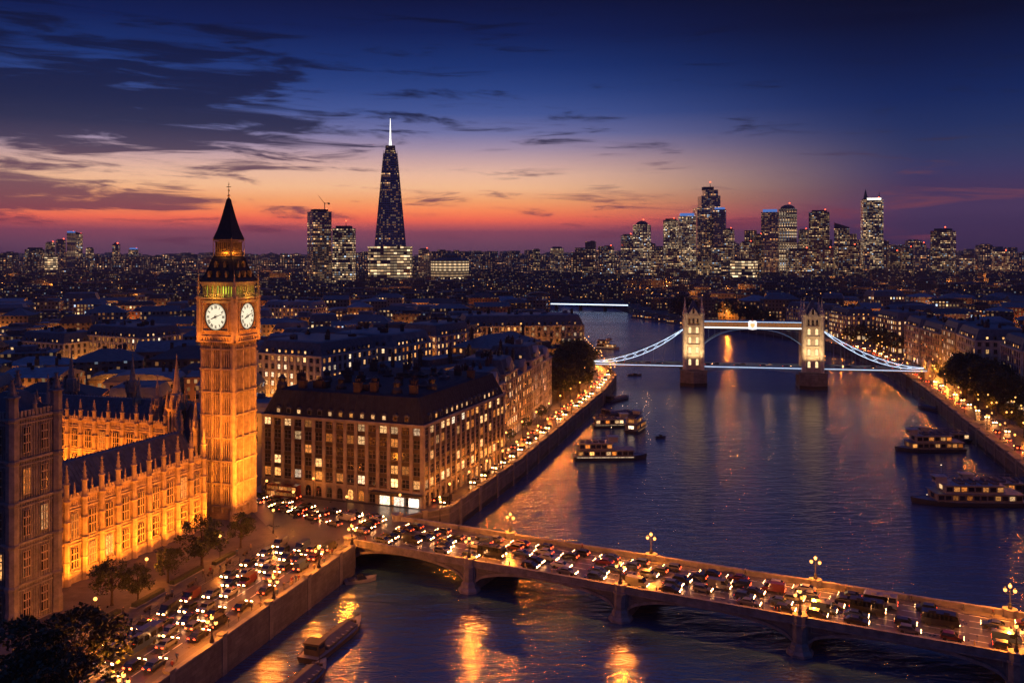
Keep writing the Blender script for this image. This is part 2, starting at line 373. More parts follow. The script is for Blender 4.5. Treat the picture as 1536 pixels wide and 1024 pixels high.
M['bark'] = mat('bark', (.06, .045, .032), .95, .4, 2.0, bump=.5)
def leaf_mat(name, c):
    m, nt, p = new_mat(name)
    r = nd(nt, 'ShaderNodeTexNoise', {'Vector': nd(nt, 'ShaderNodeTexCoord').outputs['Object'], 'Scale': .7, 'Detail': 3.0}).outputs[0]
    k = mth(nt, 'ADD', mth(nt, 'MULTIPLY', smooth(nt, r, .3, .7), 1.0), .5)
    nt.links.new(nd(nt, 'ShaderNodeVectorMath', {0: (*c,), 'Scale': k}, operation='SCALE').outputs[0], p.inputs['Base Color'])
    p.inputs['Roughness'].default_value = .6; p.inputs['Specular IOR Level'].default_value = .25
    return m
M['leaf'] = leaf_mat('foliage', (.05, .062, .022)); M['leaf2'] = leaf_mat('foliage_dark', (.034, .046, .02))
# ------------------------------------------------------------------ ground, river, roads
LB = [(-95, 18), (-58.3, 146.3), (-38.2, 216.6), (-30, 239), (-17.5, 248), (2.7, 307), (25, 385), (48, 465), (60, 520), (59, 600), (58, 740), (62, 880), (45, 1050), (10, 1230), (-60, 1330), (-300, 1450), (-1200, 1600)]
RB = [(96, 18), (133, 160), (169.5, 298), (217, 475), (232, 540), (251, 650), (251, 793), (228, 881), (165, 1050), (147, 1268), (60, 1372), (-60, 1460), (-300, 1540), (-1200, 1600)]
def inpoly(x, y, poly):
    c = False; j = len(poly) - 1
    for i in range(len(poly)):
        (xi, yi), (xj, yj) = poly[i], poly[j]
        if (yi > y) != (yj > y) and x < (xj - xi) * (y - yi) / (yj - yi) + xi: c = not c
        j = i
    return c
RIVER = LB + RB[::-1]
def flat(mb, poly, z, m=0):
    tri = tessellate_polygon([[Vector((x, y, 0)) for x, y in poly]])
    fs = []
    for t in tri:
        a, b, c = (Vector((*poly[i], 0)) for i in t)
        fs.append(tuple(t) if (b - a).cross(c - a).z > 0 else (t[0], t[2], t[1]))
    mb.add([(x, y, z) for x, y in poly], fs, m)
gm = MB()
flat(gm, LB + [(-16000, 1600), (-16000, -300), (-95, -300)], 5.9)
flat(gm, RB + [(-16000, 1600), (-16000, 16000), (16000, 16000), (16000, -300), (96, -300)], 5.9)
tag(gm.build('ground', M['ground']), kind='structure')
wm = MB(); wm.quad((-1400, -300, 0), (500, -300, 0), (500, 1750, 0), (-1400, 1750, 0))
tag(wm.build('river_water', M['water']), kind='structure')

# bridge frame: s along the near parapet from the first pier, t across
BN = Vector((-9.75, 205.7)); BD = Vector((.896, -.444)).normalized(); BT = Vector((-BD.y, BD.x))
BANG = math.atan2(BD.y, BD.x)
def BP(s, t): p = BN + BD * s + BT * t; return (p.x, p.y)
# embankment frame: u toward the camera along the wall, v inland
EC = Vector((-38.2, 216.6)); EU = Vector((-.275, -.961)).normalized(); EV = Vector((EU.y, -EU.x))
def EP(u, v): p = EC + EU * u + EV * v; return (p.x, p.y)
def offs(pl, d):
    out = []
    for i, p in enumerate(pl):
        a = Vector(pl[max(i - 1, 0)]); b = Vector(pl[min(i + 1, len(pl) - 1)])
        t = (b - a).normalized(); n = Vector((-t.y, t.x)); q = Vector(p) + n * d; out.append((q.x, q.y))
    return out
def strip(mb, pl, d0, d1, z, m=0):
    a, b = offs(pl, d0), offs(pl, d1)
    for i in range(len(pl) - 1):
        mb.quad((*a[i], z), (*a[i + 1], z), (*b[i + 1], z), (*b[i], z), m)
def ribbon(mb, pl, d0, d1, z0, z1, m=0, mtop=None):
    a, b = offs(pl, d0), offs(pl, d1)
    for i in range(len(pl) - 1):
        mb.quad((*a[i], z0), (*a[i + 1], z0), (*a[i + 1], z1), (*a[i], z1), m)
        mb.quad((*b[i + 1], z0), (*b[i], z0), (*b[i], z1), (*b[i + 1], z1), m)
        mb.quad((*a[i], z1), (*a[i + 1], z1), (*b[i + 1], z1), (*b[i], z1), m if mtop is None else mtop)
    for k in (0, -1): mb.quad((*a[k], z0), (*b[k], z0), (*b[k], z1), (*a[k], z1), m)
EMB = [(-17.5, 248), (2.7, 307), (25, 385), (48, 465), (60, 520), (59, 600), (58, 740)]    # left bank beyond the bridge
RBK = RB[1:9]
road = MB()
# near embankment road, junction and street past the clock tower
flat(road, [EP(90, 3.4), EP(90, 20), EP(0, 20.5), (-59, 226), (-70, 245), (-78, 262), (-108, 272), (-106, 279), (-78, 268), (-27, 250), (-30.2, 238), BP(-33, 18.6), BP(-33, 2.4), EP(3, 3.4)], 6.0)
strip(road, EMB, 2.6, 9.6, 6.004)
flat(road, [(-31, 238), (-27, 251), (-21, 254), (-17, 251), (-20, 247)], 6.008)
strip(road, RBK, -4.0, -13.5, 6.0)
tag(road.build('road', M['asphalt']), kind='structure')
pv = MB()
a = [EP(u, 0) for u in (92, 60, 30, 3)]
strip_in = [(EP(u, .5), EP(u, 3.4)) for u in (92, 60, 30, 2)]
for (p, q), (r_, s_) in zip(strip_in[:-1], strip_in[1:]):
    pv.quad((*p, 6.12), (*r_, 6.12), (*s_, 6.12), (*q, 6.12)); pv.quad((*q, 6), (*s_, 6), (*s_, 6.12), (*q, 6.12), 1)
gard = [EP(92, 20.2), EP(0, 20.7), (-59.6, 227), (-70.6, 246), (-74, 252), (-140, 276), (-190, 180), (-170, 120)]
flat(pv, gard, 6.12)
for i in range(4): p, q = gard[i], gard[i + 1]; pv.quad((*p, 6), (*q, 6), (*q, 6.12), (*p, 6.12), 1)
strip(pv, EMB, .5, 2.6, 6.12); strip(pv, EMB, 9.6, 15, 6.12)
strip(pv, RBK, -.5, -4, 6.12); strip(pv, RBK, -13.5, -19, 6.12)
flat(pv, [(-78, 268.4), (-27, 250.4), (-24, 252), (-20, 262), (-25, 268), (-76, 286)], 6.125)
tag(pv.build('pavement', [M['paving'], M['kerb']], uv=True), kind='structure')
# pale lane lines, added to give an impression of light streaks
mk = MB(); M['paint'] = mat('road_paint', (.62, .6, .55), .6, .3, 2.0)
for v in (6.7, 9.9, 13.1, 16.3):
    for k in range(24):
        u = 6 + k * 3.6; p, q = Vector(EP(u, v)), Vector(EP(u + 2.8, v)); n = EV * .12
        mk.quad((*(p - n), 6.01), (*(q - n), 6.01), (*(q + n), 6.01), (*(p + n), 6.01))
tag(mk.build('road_markings', M['paint']), kind='structure')
# ------------------------------------------------------------------ windows shared by the larger buildings
WIN = {}
def window_mesh(w, h, style, lit):
    """one window: pane set in its frame with glazing bars; local x along the wall, -y outward"""
    key = (round(w, 2), round(h, 2), style, lit)
    if key in WIN: return WIN[key]
    mb = MB(); t = .09 if w > .9 else .06
    mb.quad((-w / 2, -.02, 0), (w / 2, -.02, 0), (w / 2, -.02, h), (-w / 2, -.02, h), 1)
    if style == 'arch':
        n = 8; pts = [(w / 2 * math.cos(math.pi * i / n), h + w / 2 * math.sin(math.pi * i / n)) for i in range(n + 1)]
        mb.add([(x, -.02, z) for x, z in pts], [tuple(range(n + 1))], 1)
        for (x0, z0), (x1, z1) in zip(pts[:-1], pts[1:]): mb.tube((x0, -.05, z0), (x1, -.05, z1), .07, None, 4)
    else: mb.box(-w / 2 - t, w / 2 + t, -.12, 0, h, h + t)
    for x in (-w / 2 - t, w / 2): mb.box(x, x + t, -.1, 0, 0, h)
    mb.box(-w / 2 - .15, w / 2 + .15, -.2, 0, -.13, 0)
    if style in ('sash', 'arch'):
        b_ = .13 if w > 1.8 else .07; mb.box(-w / 2, w / 2, -.06, -.03, h * .52, h * .52 + b_); mb.box(-b_ / 2, b_ / 2, -.055, -.03, 0, h)
    elif style == 'gothic':
        for f in (-1 / 6, 1 / 6): mb.box(w * f - .09, w * f + .09, -.22, -.03, 0, h)
        for f in (.36, .70): mb.box(-w / 2, w / 2, -.2, -.03, h * f, h * f + .22)
    elif style == 'shop':
        for f in (-.25, 0, .25): mb.box(w * f - .04, w * f + .04, -.08, -.03, 0, h)
        mb.box(-w / 2, w / 2, -.08, -.03, h * .72, h * .72 + .08)
    WIN[key] = mb.mesh('window', [M['gold_plain' if style == 'gothic' else 'frame'], M[lit]])
    return WIN[key]
def put_windows(root, spots, most=100):
    """spots: (x, y, z, angle, w, h, style, lit) in the thing's own frame; the largest seen become parts, what is past the limit one more part"""
    M0 = Matrix.Translation(root.location) @ Matrix.Rotation(root.rotation_euler.z, 4, 'Z')
    def d2(s):
        p = M0 @ Vector(s[:3]); return (p - cam.location).length_squared / (s[4] * s[5])
    spots = sorted(spots, key=d2)
    for s in spots[:most]: put('window', window_mesh(*s[4:8]), root, s[:3], s[3])
    if len(spots) > most:
        vs, fs, mi, mats = [], [], [], []
        for s in spots[most:]:
            me = window_mesh(*s[4:8]); T = Matrix.Translation(s[:3]) @ Matrix.Rotation(s[3], 4, 'Z'); o = len(vs)
            vs += [tuple(T @ v.co) for v in me.vertices]
            loc = []
            for m_ in me.materials:
                if m_ not in mats: mats.append(m_)
                loc.append(mats.index(m_))
            for p in me.polygons: fs.append(tuple(i + o for i in p.vertices)); mi.append(loc[p.material_index])
        me = bpy.data.meshes.new('windows'); me.from_pydata(vs, [], fs)
        for m_ in mats: me.materials.append(m_)
        me.polygons.foreach_set('material_index', mi); me.update()
        tag(put('windows', me, root), kind='stuff')
def pick_lit(frac, rr, kinds=('lit1', 'lit1', 'lit2', 'lit3')):
    return rr.choice(kinds) if rr.random() < frac else 'glass'

def pinnacle(mb, x, y, z, w, h, m=0, n=8):
    """gothic pinnacle: shaft, little gables, crocketed spirelet and finial"""
    mb.lathe([(w * .5, z), (w * .5, z + h * .42), (w * .68, z + h * .43), (w * .68, z + h * .47), (w * .42, z + h * .49), (w * .1, z + h * .93), (w * .24, z + h * .945), (w * .2, z + h * .97), (.02, z + h)], n, x, y, m)
    for k in range(4):
        a = k * math.pi / 2 + math.pi / 4
        for f in (.56, .68, .8):
            r = w * (.42 - (f - .49) / .44 * .32) + w * .05
            mb.cbox(x + r * math.cos(a), y + r * math.sin(a), z + h * f, w * .13, w * .13, w * .16, m, a)

# ------------------------------------------------------------------ clock tower
TK = Vector((-73.3, 237.8)); TANG = math.atan2(-.296, .955)
tw = Vector((math.cos(TANG), math.sin(TANG)))                 # left face runs along tw to the corner TK
TWW = 11.6
tc0 = TK - tw * TWW / 2 + Vector((-tw.y, tw.x)) * TWW / 2
ct = thing('clock_tower', 'tall floodlit gothic clock tower with two glowing white dials and dark spire', 'clock tower', (tc0.x, tc0.y, 6.0), TANG)
ct.scale = (.9, .9, 1)
def zt(z): return z - 6.0
sides = [(0, (0, -1)), (math.pi / 2, (1, 0)), (math.pi, (0, 1)), (-math.pi / 2, (-1, 0))]
def side_box(mb, ang, half, x0, x1, o0, o1, z0, z1, m=0):
    """box on one face of a square tower: x along the face, o outward from the half width"""
    c, s = math.cos(ang), math.sin(ang)
    vs = []
    for z in (z0, z1):
        for x, o in ((x0, o1), (x1, o1), (x1, o0), (x0, o0)):
            y = -(half + o); vs.append((x * c - y * s, x * s + y * c, z))
    mb.add(vs, [(0, 1, 5, 4), (1, 2, 6, 5), (2, 3, 7, 6), (3, 0, 4, 7), (4, 5, 6, 7), (3, 2, 1, 0)], m)
H = TWW / 2 - .35
sh = MB(); sh.box(-H, H, -H, H, 0, zt(53.2))
tr = MB()
for a, _ in sides:
    for x in np.linspace(-H + 1.4, H - 1.4, 12): side_box(tr, a, H, x - .14, x + .14, -.02, .55, zt(10), zt(52.5))
    for x in (-H / 3 + .2, H / 3 - .2): side_box(tr, a, H, x - .3, x + .3, -.02, .8, zt(8), zt(52.6))
    for z in (9.5, 15.5, 21.5, 27.6, 33.7, 39.8, 45.9, 51.2): side_box(tr, a, H, -H - .2, H + .2, -.03, .8, zt(z), zt(z) + .45); side_box(tr, a, H, -H, H, -.04, .3, zt(z) - 1.0, zt(z) - .75)
    for k in range(17):
        x = -H + .35 + k * (2 * H - .7) / 16
        side_box(tr, a, H, x - .14, x + .14, -.03, .75, zt(52.4), zt(53.3))
for sx_ in (-1, 1):
    for sy_ in (-1, 1):
        tr.lathe([(1.25, 0), (1.25, zt(8)), (.98, zt(8.6)), (.98, zt(53.3))], 8, sx_ * (H - .3), sy_ * (H - .3))
shaft = sh.build('shaft', M['gold_stone'], ct, uv=True); tr.build('stone_ribs', M['gold_plain'], shaft)
slit = window_mesh(.42, 3.1, 'plain', 'glass')
for a in (0, math.pi / 2):
    for zz in (10.6, 16.7, 22.8, 28.9, 35.0, 41.1, 46.6):
        for x in (-3.55, -2.9, -.33, .33, 2.9, 3.55):
            c, s = math.cos(a), math.sin(a); y = -(H + .04)
            put('window', slit, ct, (x * c - y * s, x * s + y * c, zt(zz)), a)
# clock stage
C2 = 6.35
st = MB(); st.box(-C2, C2, -C2, C2, zt(53.3), zt(65.0))
st2 = MB()
for a, _ in sides:
    for z, o in ((53.3, .5), (54.6, .3), (64.0, .35), (64.8, .65)): side_box(st2, a, C2, -C2 - o, C2 + o, -.03, o, zt(z), zt(z) + .42)
    for k in range(13): x = -C2 + .5 + k * (2 * C2 - 1) / 12; side_box(st2, a, C2, x - .2, x + .2, -.03, .32, zt(53.75), zt(54.55))
    for x in (-4.55, 4.25): side_box(st2, a, C2, x, x + .3, -.03, .4, zt(56), zt(64))
    for z in (56.2, 63.7): side_box(st2, a, C2, -4.5, 4.5, -.035, .38, zt(z), zt(z) + .3)
for sx_ in (-1, 1):
    for sy_ in (-1, 1): st2.lathe([(1.05, zt(53.4)), (1.05, zt(65.0)), (1.2, zt(65.1)), (1.2, zt(65.6))], 8, sx_ * (C2 - .45), sy_ * (C2 - .45))
stage = st.build('clock_stage', M['gold_stone'], ct, uv=True); st2.build('stage_mouldings', M['gold_plain'], stage)
def disc(mb, r0, r1, y, zc, n=40, m=0, a0=0, a1=2 * math.pi):
    for i in range(n):
        t0, t1 = a0 + (a1 - a0) * i / n, a0 + (a1 - a0) * (i + 1) / n
        mb.quad((r0 * math.sin(t0), y, zc + r0 * math.cos(t0)), (r0 * math.sin(t1), y, zc + r0 * math.cos(t1)), (r1 * math.sin(t1), y, zc + r1 * math.cos(t1)), (r1 * math.sin(t0), y, zc + r1 * math.cos(t0)), m)
def hand(mb, ang, l, w, y):
    c, s = math.cos(ang), math.sin(ang)
    P = [(-w, -l * .18), (w, -l * .18), (w * .8, l * .7), (0, l), (-w * .8, l * .7)]
    for yy in (y, ):
        mb.loft([[(x * c + z * s, yy, -x * s + z * c) for x, z in P], [(x * c + z * s, yy - .12, -x * s + z * c) for x, z in P]], 0)
ROMAN = ['XII', 'I', 'II', 'III', 'IV', 'V', 'VI', 'VII', 'VIII', 'IX', 'X', 'XI']
for a in (0, math.pi / 2):
    c, s = math.cos(a), math.sin(a); o = C2 + .12
    face = MB(); disc(face, 0.0, 3.45, 0, 0)
    f = face.build('clock_face', M['dial'], ct); f.location = (o * s, -o * c, zt(60.1)); f.rotation_euler = (0, 0, a)
    ring = MB(); disc(ring, 3.45, 3.8, -.06, 0, 40, 1); disc(ring, 3.8, 4.1, -.06, 0, 40, 0)
    ring.build('dial_ring', [M['gilt'], M['bronze']], f)
    ring = MB(); disc(ring, 0.0, 3.45, 0, 0, 40, 0)
    for r_ in (3.4, .55): disc(ring, r_ - .09, r_, -.03, 0, 40, 1)
    for k in range(60):
        t = k * math.pi / 30; ring.quad(*[(r_ * math.sin(t + d), -.035, r_ * math.cos(t + d)) for r_, d in ((3.0, -.012), (3.0, .012), (3.3, .012), (3.3, -.012))], 1)
    f.data = ring.mesh('clock_face', [M['dial'], M['bronze']])
    for k, word in enumerate(ROMAN):
        num = MB(); t = k * math.pi / 6; wid = {'I': .24, 'V': .42, 'X': .42}; tot = sum(wid[ch] for ch in word); x = -tot / 2   # roman numerals, stroke by stroke
        def P(u, v): return ((u * math.cos(t) + v * math.sin(t)), -.04, (-u * math.sin(t) + v * math.cos(t)))
        for ch in word:
            cx = x + wid[ch] / 2; x += wid[ch]
            segs = {'I': [(0, -1, 0, 1)], 'V': [(-.11, 1, 0, -1), (.11, 1, 0, -1)], 'X': [(-.11, 1, .11, -1), (.11, 1, -.11, -1)]}[ch]
            for (xa, za, xb, zb) in segs:
                num.quad(P(cx + xa - .09, 2.6 + za * .4), P(cx + xa + .09, 2.6 + za * .4), P(cx + xb + .09, 2.6 + zb * .4), P(cx + xb - .09, 2.6 + zb * .4))
        num.build('numeral', M['bronze'], f)
    hb = MB(); hand(hb, rad(248), 1.9, .17, -.1); disc(hb, 0, .32, -.3, 0, 12); hb.build('hour_hand', M['bronze'], f)
    hb = MB(); hand(hb, rad(72), 3.0, .1, -.16); hb.build('minute_hand', M['bronze'], f)
# belfry with lit openings
B2 = 5.55
be = MB(); be.box(-B2 + .5, B2 - .5, -B2 + .5, B2 - .5, zt(65.0), zt(69.4), 0)
for a, _ in sides:
    for x in np.linspace(-B2 + .5, B2 - .5, 12): side_box(be, a, B2, x - .16, x + .16, -.5, .05, zt(65.2), zt(68.4))
    side_box(be, a, B2, -B2, B2, -.51, .2, zt(68.3), zt(68.9)); side_box(be, a, B2, -B2 - .3, B2 + .3, -.52, .5, zt(68.9), zt(69.35))
    for k in range(19): x = -C2 + .2 + k * (2 * C2 - .4) / 18; side_box(be, a, C2, x - .1, x + .1, -.2, .1, zt(65.2), zt(66.0))
    side_box(be, a, C2, -C2, C2, -.2, .12, zt(66.0), zt(66.2))
belf = be.build('belfry', M['gold_plain'], ct)
for a in (0, math.pi / 2):
    for x in (-3.9, -2.0, 0, 2.0, 3.9):
        g = MB(); g.quad((-.72, 0, 0), (.72, 0, 0), (.72, 0, 2.6), (-.72, 0, 2.6)); g.add([(-.72, 0, 2.6), (.72, 0, 2.6), (0, 0, 3.05)], [(0, 1, 2)])
        c, s = math.cos(a), math.sin(a); o = B2 - .45
        q = g.build('opening', M['green'], belf); q.location = (x * c + o * s, x * s - o * c, zt(65.35)); q.rotation_euler = (0, 0, a)
for sx_ in (-1, 1):
    for sy_ in (-1, 1):
        pb = MB(); pinnacle(pb, 0, 0, 0, .95, 6.6); pb.tube((0, 0, 6.5), (0, 0, 7.4), .05)
        pb.build('corner_pinnacle', M['gold_plain'], ct).location = (sx_ * (C2 - .15), sy_ * (C2 - .15), zt(65.0))
def sq(h, z): return [(-h, -h, z), (h, -h, z), (h, h, z), (-h, h, z)]
lr = MB(); lr.loft([sq(6.1, zt(69.35)), sq(6.0, zt(69.7)), sq(4.8, zt(71.4)), sq(3.9, zt(73.6)), sq(3.25, zt(75.9)), sq(3.3, zt(76.2))])
for a, _ in sides:                                    # rows of metal tiles
    for k in range(9):
        z = 70.2 + k * .62; h = float(np.interp(z, [69.7, 71.4, 73.6, 75.9], [6.0, 4.8, 3.9, 3.25])); side_box(lr, a, h, -h, h, -.2, .06, zt(z), zt(z) + .1)
    for sg in (-1, 1):
        P = [(sg * float(h), z) for h, z in ((6.05, 69.5), (4.85, 71.4), (3.95, 73.6), (3.3, 75.9))]
        c, s = math.cos(a), math.sin(a); lr.path([(x * c + abs(x) * s, x * s - abs(x) * c, zt(z)) for x, z in P], .12, 4)
lroof = lr.build('lower_roof', M['iron'], ct)
for a in (0, math.pi / 2):
    for z, xs in ((70.6, (-3, 0, 3)), (73.2, (-1.6, 1.6))):
        for x in xs:
            d = MB(); d.box(-.4, .4, -.6, .6, 0, .9); d.loft([[(-.5, -.7, .9), (.5, -.7, .9), (.5, .6, .9), (-.5, .6, .9)], [(-.02, -.7, 1.7), (.02, -.7, 1.7), (.02, .6, 1.7), (-.02, .6, 1.7)]])
            h = float(np.interp(z, [69.7, 71.4, 73.6, 75.9], [6.0, 4.8, 3.9, 3.25])) - .25; c, s = math.cos(a), math.sin(a)
            o = d.build('dormer', M['gilt'], lroof); o.location = (x * c + h * s, x * s - h * c, zt(z)); o.rotation_euler = (0, 0, a)
la = MB(); la.box(-2.0, 2.0, -2.0, 2.0, zt(76.1), zt(80.8), 1)
for a, _ in sides:
    for x in np.linspace(-2.65, 2.65, 9): side_box(la, a, 2.75, x - .14, x + .14, -.25, .05, zt(76.4), zt(80.0))
    for z, o in ((76.1, .35), (77.0, .15), (79.9, .2), (80.4, .5)): side_box(la, a, 2.75, -2.75 - o, 2.75 + o, -.28, o, zt(z), zt(z) + .38)
la.build('lantern', [M['gilt'], M['iron']], ct)
sp = MB(); sp.loft([sq(3.2, zt(80.75)), sq(3.1, zt(81.1)), sq(2.3, zt(83.3)), sq(1.5, zt(86.3)), sq(.85, zt(89.3)), sq(.34, zt(91.8)), sq(.25, zt(92.0))])
for a, _ in sides:
    for k in range(13):
        z = 81.6 + k * .78; h = float(np.interp(z, [81.1, 83.3, 86.3, 89.3, 91.8], [3.1, 2.3, 1.5, .85, .34])); side_box(sp, a, h, -h, h, -.2, .05, zt(z), zt(z) + .1)
    for sg in (-1, 1):
        P = [(sg * float(h), z) for h, z in ((3.15, 81.1), (2.35, 83.3), (1.55, 86.3), (.9, 89.3), (.37, 91.8))]
        c, s = math.cos(a), math.sin(a); sp.path([(x * c + abs(x) * s, x * s - abs(x) * c, zt(z)) for x, z in P], .09, 4)
spire = sp.build('spire', M['iron'], ct)
fi = MB(); fi.lathe([(.3, zt(91.9)), (.16, zt(92.4)), (.5, zt(92.7)), (.12, zt(93.0)), (.1, zt(93.8)), (.34, zt(94.1)), (.08, zt(94.4)), (.05, zt(96.4))], 8)
fi.box(-.8, .8, -.06, .06, zt(95.0), zt(95.16)); fi.box(-.06, .06, -.8, .8, zt(95.01), zt(95.15)); fi.box(-.3, .3, -.05, .05, zt(95.7), zt(95.82))
fi.build('finial', M['gilt'], spire)
for sx_ in (-1, 1):
    for sy_ in (-1, 1):
        pb = MB(); pb.lathe([(.3, 0), (.12, .6), (.1, 4.2), (.22, 4.4), (.02, 4.9)], 6); pb.build('corner_rod', M['gilt'], spire).location = (sx_ * 3.2, sy_ * 3.2, zt(76.4))

# ------------------------------------------------------------------ gothic palace ranges
def gothic_range(name, label, p0, p1, depth, z1, bays, stone, trim, lit=.25, roof_h=6.5, group=None, pin=7.6, rr=R, ends=True):
    p0, p1 = Vector(p0), Vector(p1); L = (p1 - p0).length; ang = math.atan2((p1 - p0).y, (p1 - p0).x)
    root = thing(name, label, 'palace', (p0.x, p0.y, 6.0), ang, group)
    Hh = z1 - 6.0; bw = L / bays
    w = MB(); w.box(0, L, 0, depth, 0, Hh); w.box(.6, L - .6, .6, depth - .6, Hh, Hh + .3)
    t = MB()
    t.box(-.1, L + .1, -.55, .02, 0, 2.2); t.box(-.05, L + .05, -.4, .015, 2.2, 2.6)
    for z, o in ((8.1, .35), (8.7, .25), (15.6, .35), (16.2, .22)): t.box(0, L, -o, .01, z * Hh / 18, z * Hh / 18 + .3)
    n = int(L / .62)
    for k in range(n): x = (k + .5) * L / n; t.box(x - .07, x + .07, -.13, .01, 2.7, Hh - .3)
    for k in range(int(L / .9)):                       # pierced battlements
        x = (k + .5) * L / int(L / .9); t.box(x - .3, x + .3, -.3, .1, Hh + .55, Hh + 1.25)
    t.box(0, L, -.34, .13, Hh, Hh + .55)
    walls = w.build('wall', M[stone], root, uv=True); t.build('tracery', M[trim], walls)
    spots = []
    for b in range(bays):
        xc = (b + .5) * bw
        for z, h in ((3.2, 4.2), (9.6, 5.2)): spots.append((xc, -.16, z * Hh / 18, 0, bw * .40, h * Hh / 18, 'gothic', pick_lit(lit, rr, ('lit3', 'lit3', 'lit1'))))
    put_windows(root, spots)
    for b in range(bays + 1):
        x = b * bw; bt = MB(); bt.lathe([(.95, 0), (.95, 2.6), (.72, 3.1), (.72, Hh * .5), (.62, Hh * .52), (.62, Hh + .4)], 8, x, -.45)
        for z in (Hh * .26, Hh * .5, Hh * .74, Hh - .2): bt.lathe([(.66, z), (.9, z + .15), (.9, z + .4), (.66, z + .5)], 8, x, -.45)
        pinnacle(bt, x, -.45, Hh + .3, 1.15, pin)
        bt.build('buttress', M[trim], root)
        if b < bays:
            mb = MB(); pinnacle(mb, x + bw / 2, -.1, Hh + .5, .5, pin * .42); mb.build('small_pinnacle', M[trim], root)
    r = MB(); rd = depth - 2.0
    r.loft([[(.5, 1.0, Hh + .3), (L - .5, 1.0, Hh + .3), (L - .5, 1 + rd, Hh + .3), (.5, 1 + rd, Hh + .3)], [(.7, 1 + rd * .42, Hh + roof_h), (L - .7, 1 + rd * .42, Hh + roof_h), (L - .7, 1 + rd * .58, Hh + roof_h), (.7, 1 + rd * .58, Hh + roof_h)]])
    for k in range(int(L / 1.1)):
        x = 1 + k * 1.1; r.tube((x, 1.0, Hh + .4), (x, 1 + rd * .42, Hh + roof_h + .03), .06, None, 4)
        r.box(x - .05, x + .05, 1 + rd * .48, 1 + rd * .5, Hh + roof_h, Hh + roof_h + .55)
    r.build('roof', M['slate'], root)
    return root, ang
FD = Vector((.355, .935)).normalized()
F0 = Vector((-95.6, 191.7)) - FD * 14; F1 = Vector((-80.0, 232.6))
pal, pang = gothic_range('palace_range', 'floodlit golden gothic range facing the garden, pinnacles along its parapet', F0, F1, 15, 24, 12, 'gold_stone', 'gold_plain', .12)
gothic_range('palace_range', 'floodlit golden gothic range across the courtyard behind the blue slate roof', (-162, 293.5), (-101, 274.6), 13, 24.2, 12, 'gold_stone', 'gold_plain', .2, pin=6.5)
gothic_range('palace_range', 'short golden gothic wing closing the courtyard beside the clock tower', (-102, 274.5), (-89.5, 245.5), 9, 25, 5, 'gold_stone', 'gold_plain', .1, pin=8)
def gothic_tower(label, x, y, ang, w, z1, stone, trim, storeys, lit=.3, pin=7.5, cat='tower', rr=R, roof=True):
    root = thing('palace_tower', label, cat, (x, y, 6.0), ang); h = w / 2; Hh = z1 - 6
    b = MB(); b.box(-h, h, -h, h, 0, Hh); t = MB()
    sh_ = Hh / storeys; spots = []
    for a, _ in sides:
        for k in range(storeys + 1): side_box(t, a, h, -h, h, -.02, .42, k * sh_ - .2, k * sh_ + .25); side_box(t, a, h, -h, h, -.02, .28, k * sh_ - 1.1, k * sh_ - .85)
        for q in np.linspace(-h + 1.3, h - 1.3, int(w / .7)): side_box(t, a, h, q - .08, q + .08, -.02, .16, .3, Hh)
        for q in np.linspace(-h + 1.2, h - 1.2, int(w / 1.0)): side_box(t, a, h, q - .3, q + .3, -.3, .15, Hh + .2, Hh + 1.5)
        c, s = math.cos(a), math.sin(a)
        if a in (0, math.pi / 2):
            for k in range(storeys):
                for q in ((-w * .2, w * .2) if w > 8 else (0,)):
                    yy = -(h + .2); spots.append((q * c - yy * s, q * s + yy * c, k * sh_ + sh_ * .18, a, w * .15 if w > 8 else w * .4, sh_ * .6, 'gothic', pick_lit(lit, rr, ('lit3', 'lit1', 'lit1'))))
    bd = b.build('wall', M[stone], root, uv=True); t.build('tracery', M[trim], bd)
    put_windows(root, spots)
    for sx_ in (-1, 1):
        for sy_ in (-1, 1):
            tb = MB(); r_ = w * .11; tb.lathe([(r_ * 1.15, 0), (r_ * 1.15, 3), (r_, 3.5), (r_, Hh + 1.5)], 8)
            for k in range(1, storeys + 1): tb.lathe([(r_ * 1.02, k * sh_ - .4), (r_ * 1.2, k * sh_ - .2), (r_ * 1.2, k * sh_ + .3), (r_ * 1.02, k * sh_ + .5)], 8)
            pinnacle(tb, 0, 0, Hh + 1.4, r_ * 2, pin); tb.build('corner_turret', M[trim], root).location = (sx_ * h, sy_ * h, 0)
    for a, _ in sides:
        c, s = math.cos(a), math.sin(a); mb = MB(); pinnacle(mb, 0, 0, Hh + 1, .8, pin * .5); mb.build('small_pinnacle', M[trim], root).location = (h * s, -h * c, 0)
    if roof:
        r = MB(); r.loft([sq(h * .86, Hh + .3), sq(h * .3, Hh + w * .45), sq(h * .28, Hh + w * .46)]); r.build('roof', M['slate'], root)
    return root
gothic_tower('broad dark unlit gothic tower rising in front of the golden range, few amber windows', -97.2, 176.0, math.atan2(-.34, .94), 10.2, 45.5, 'grime', 'grime_plain', 5, .3, 6.6)
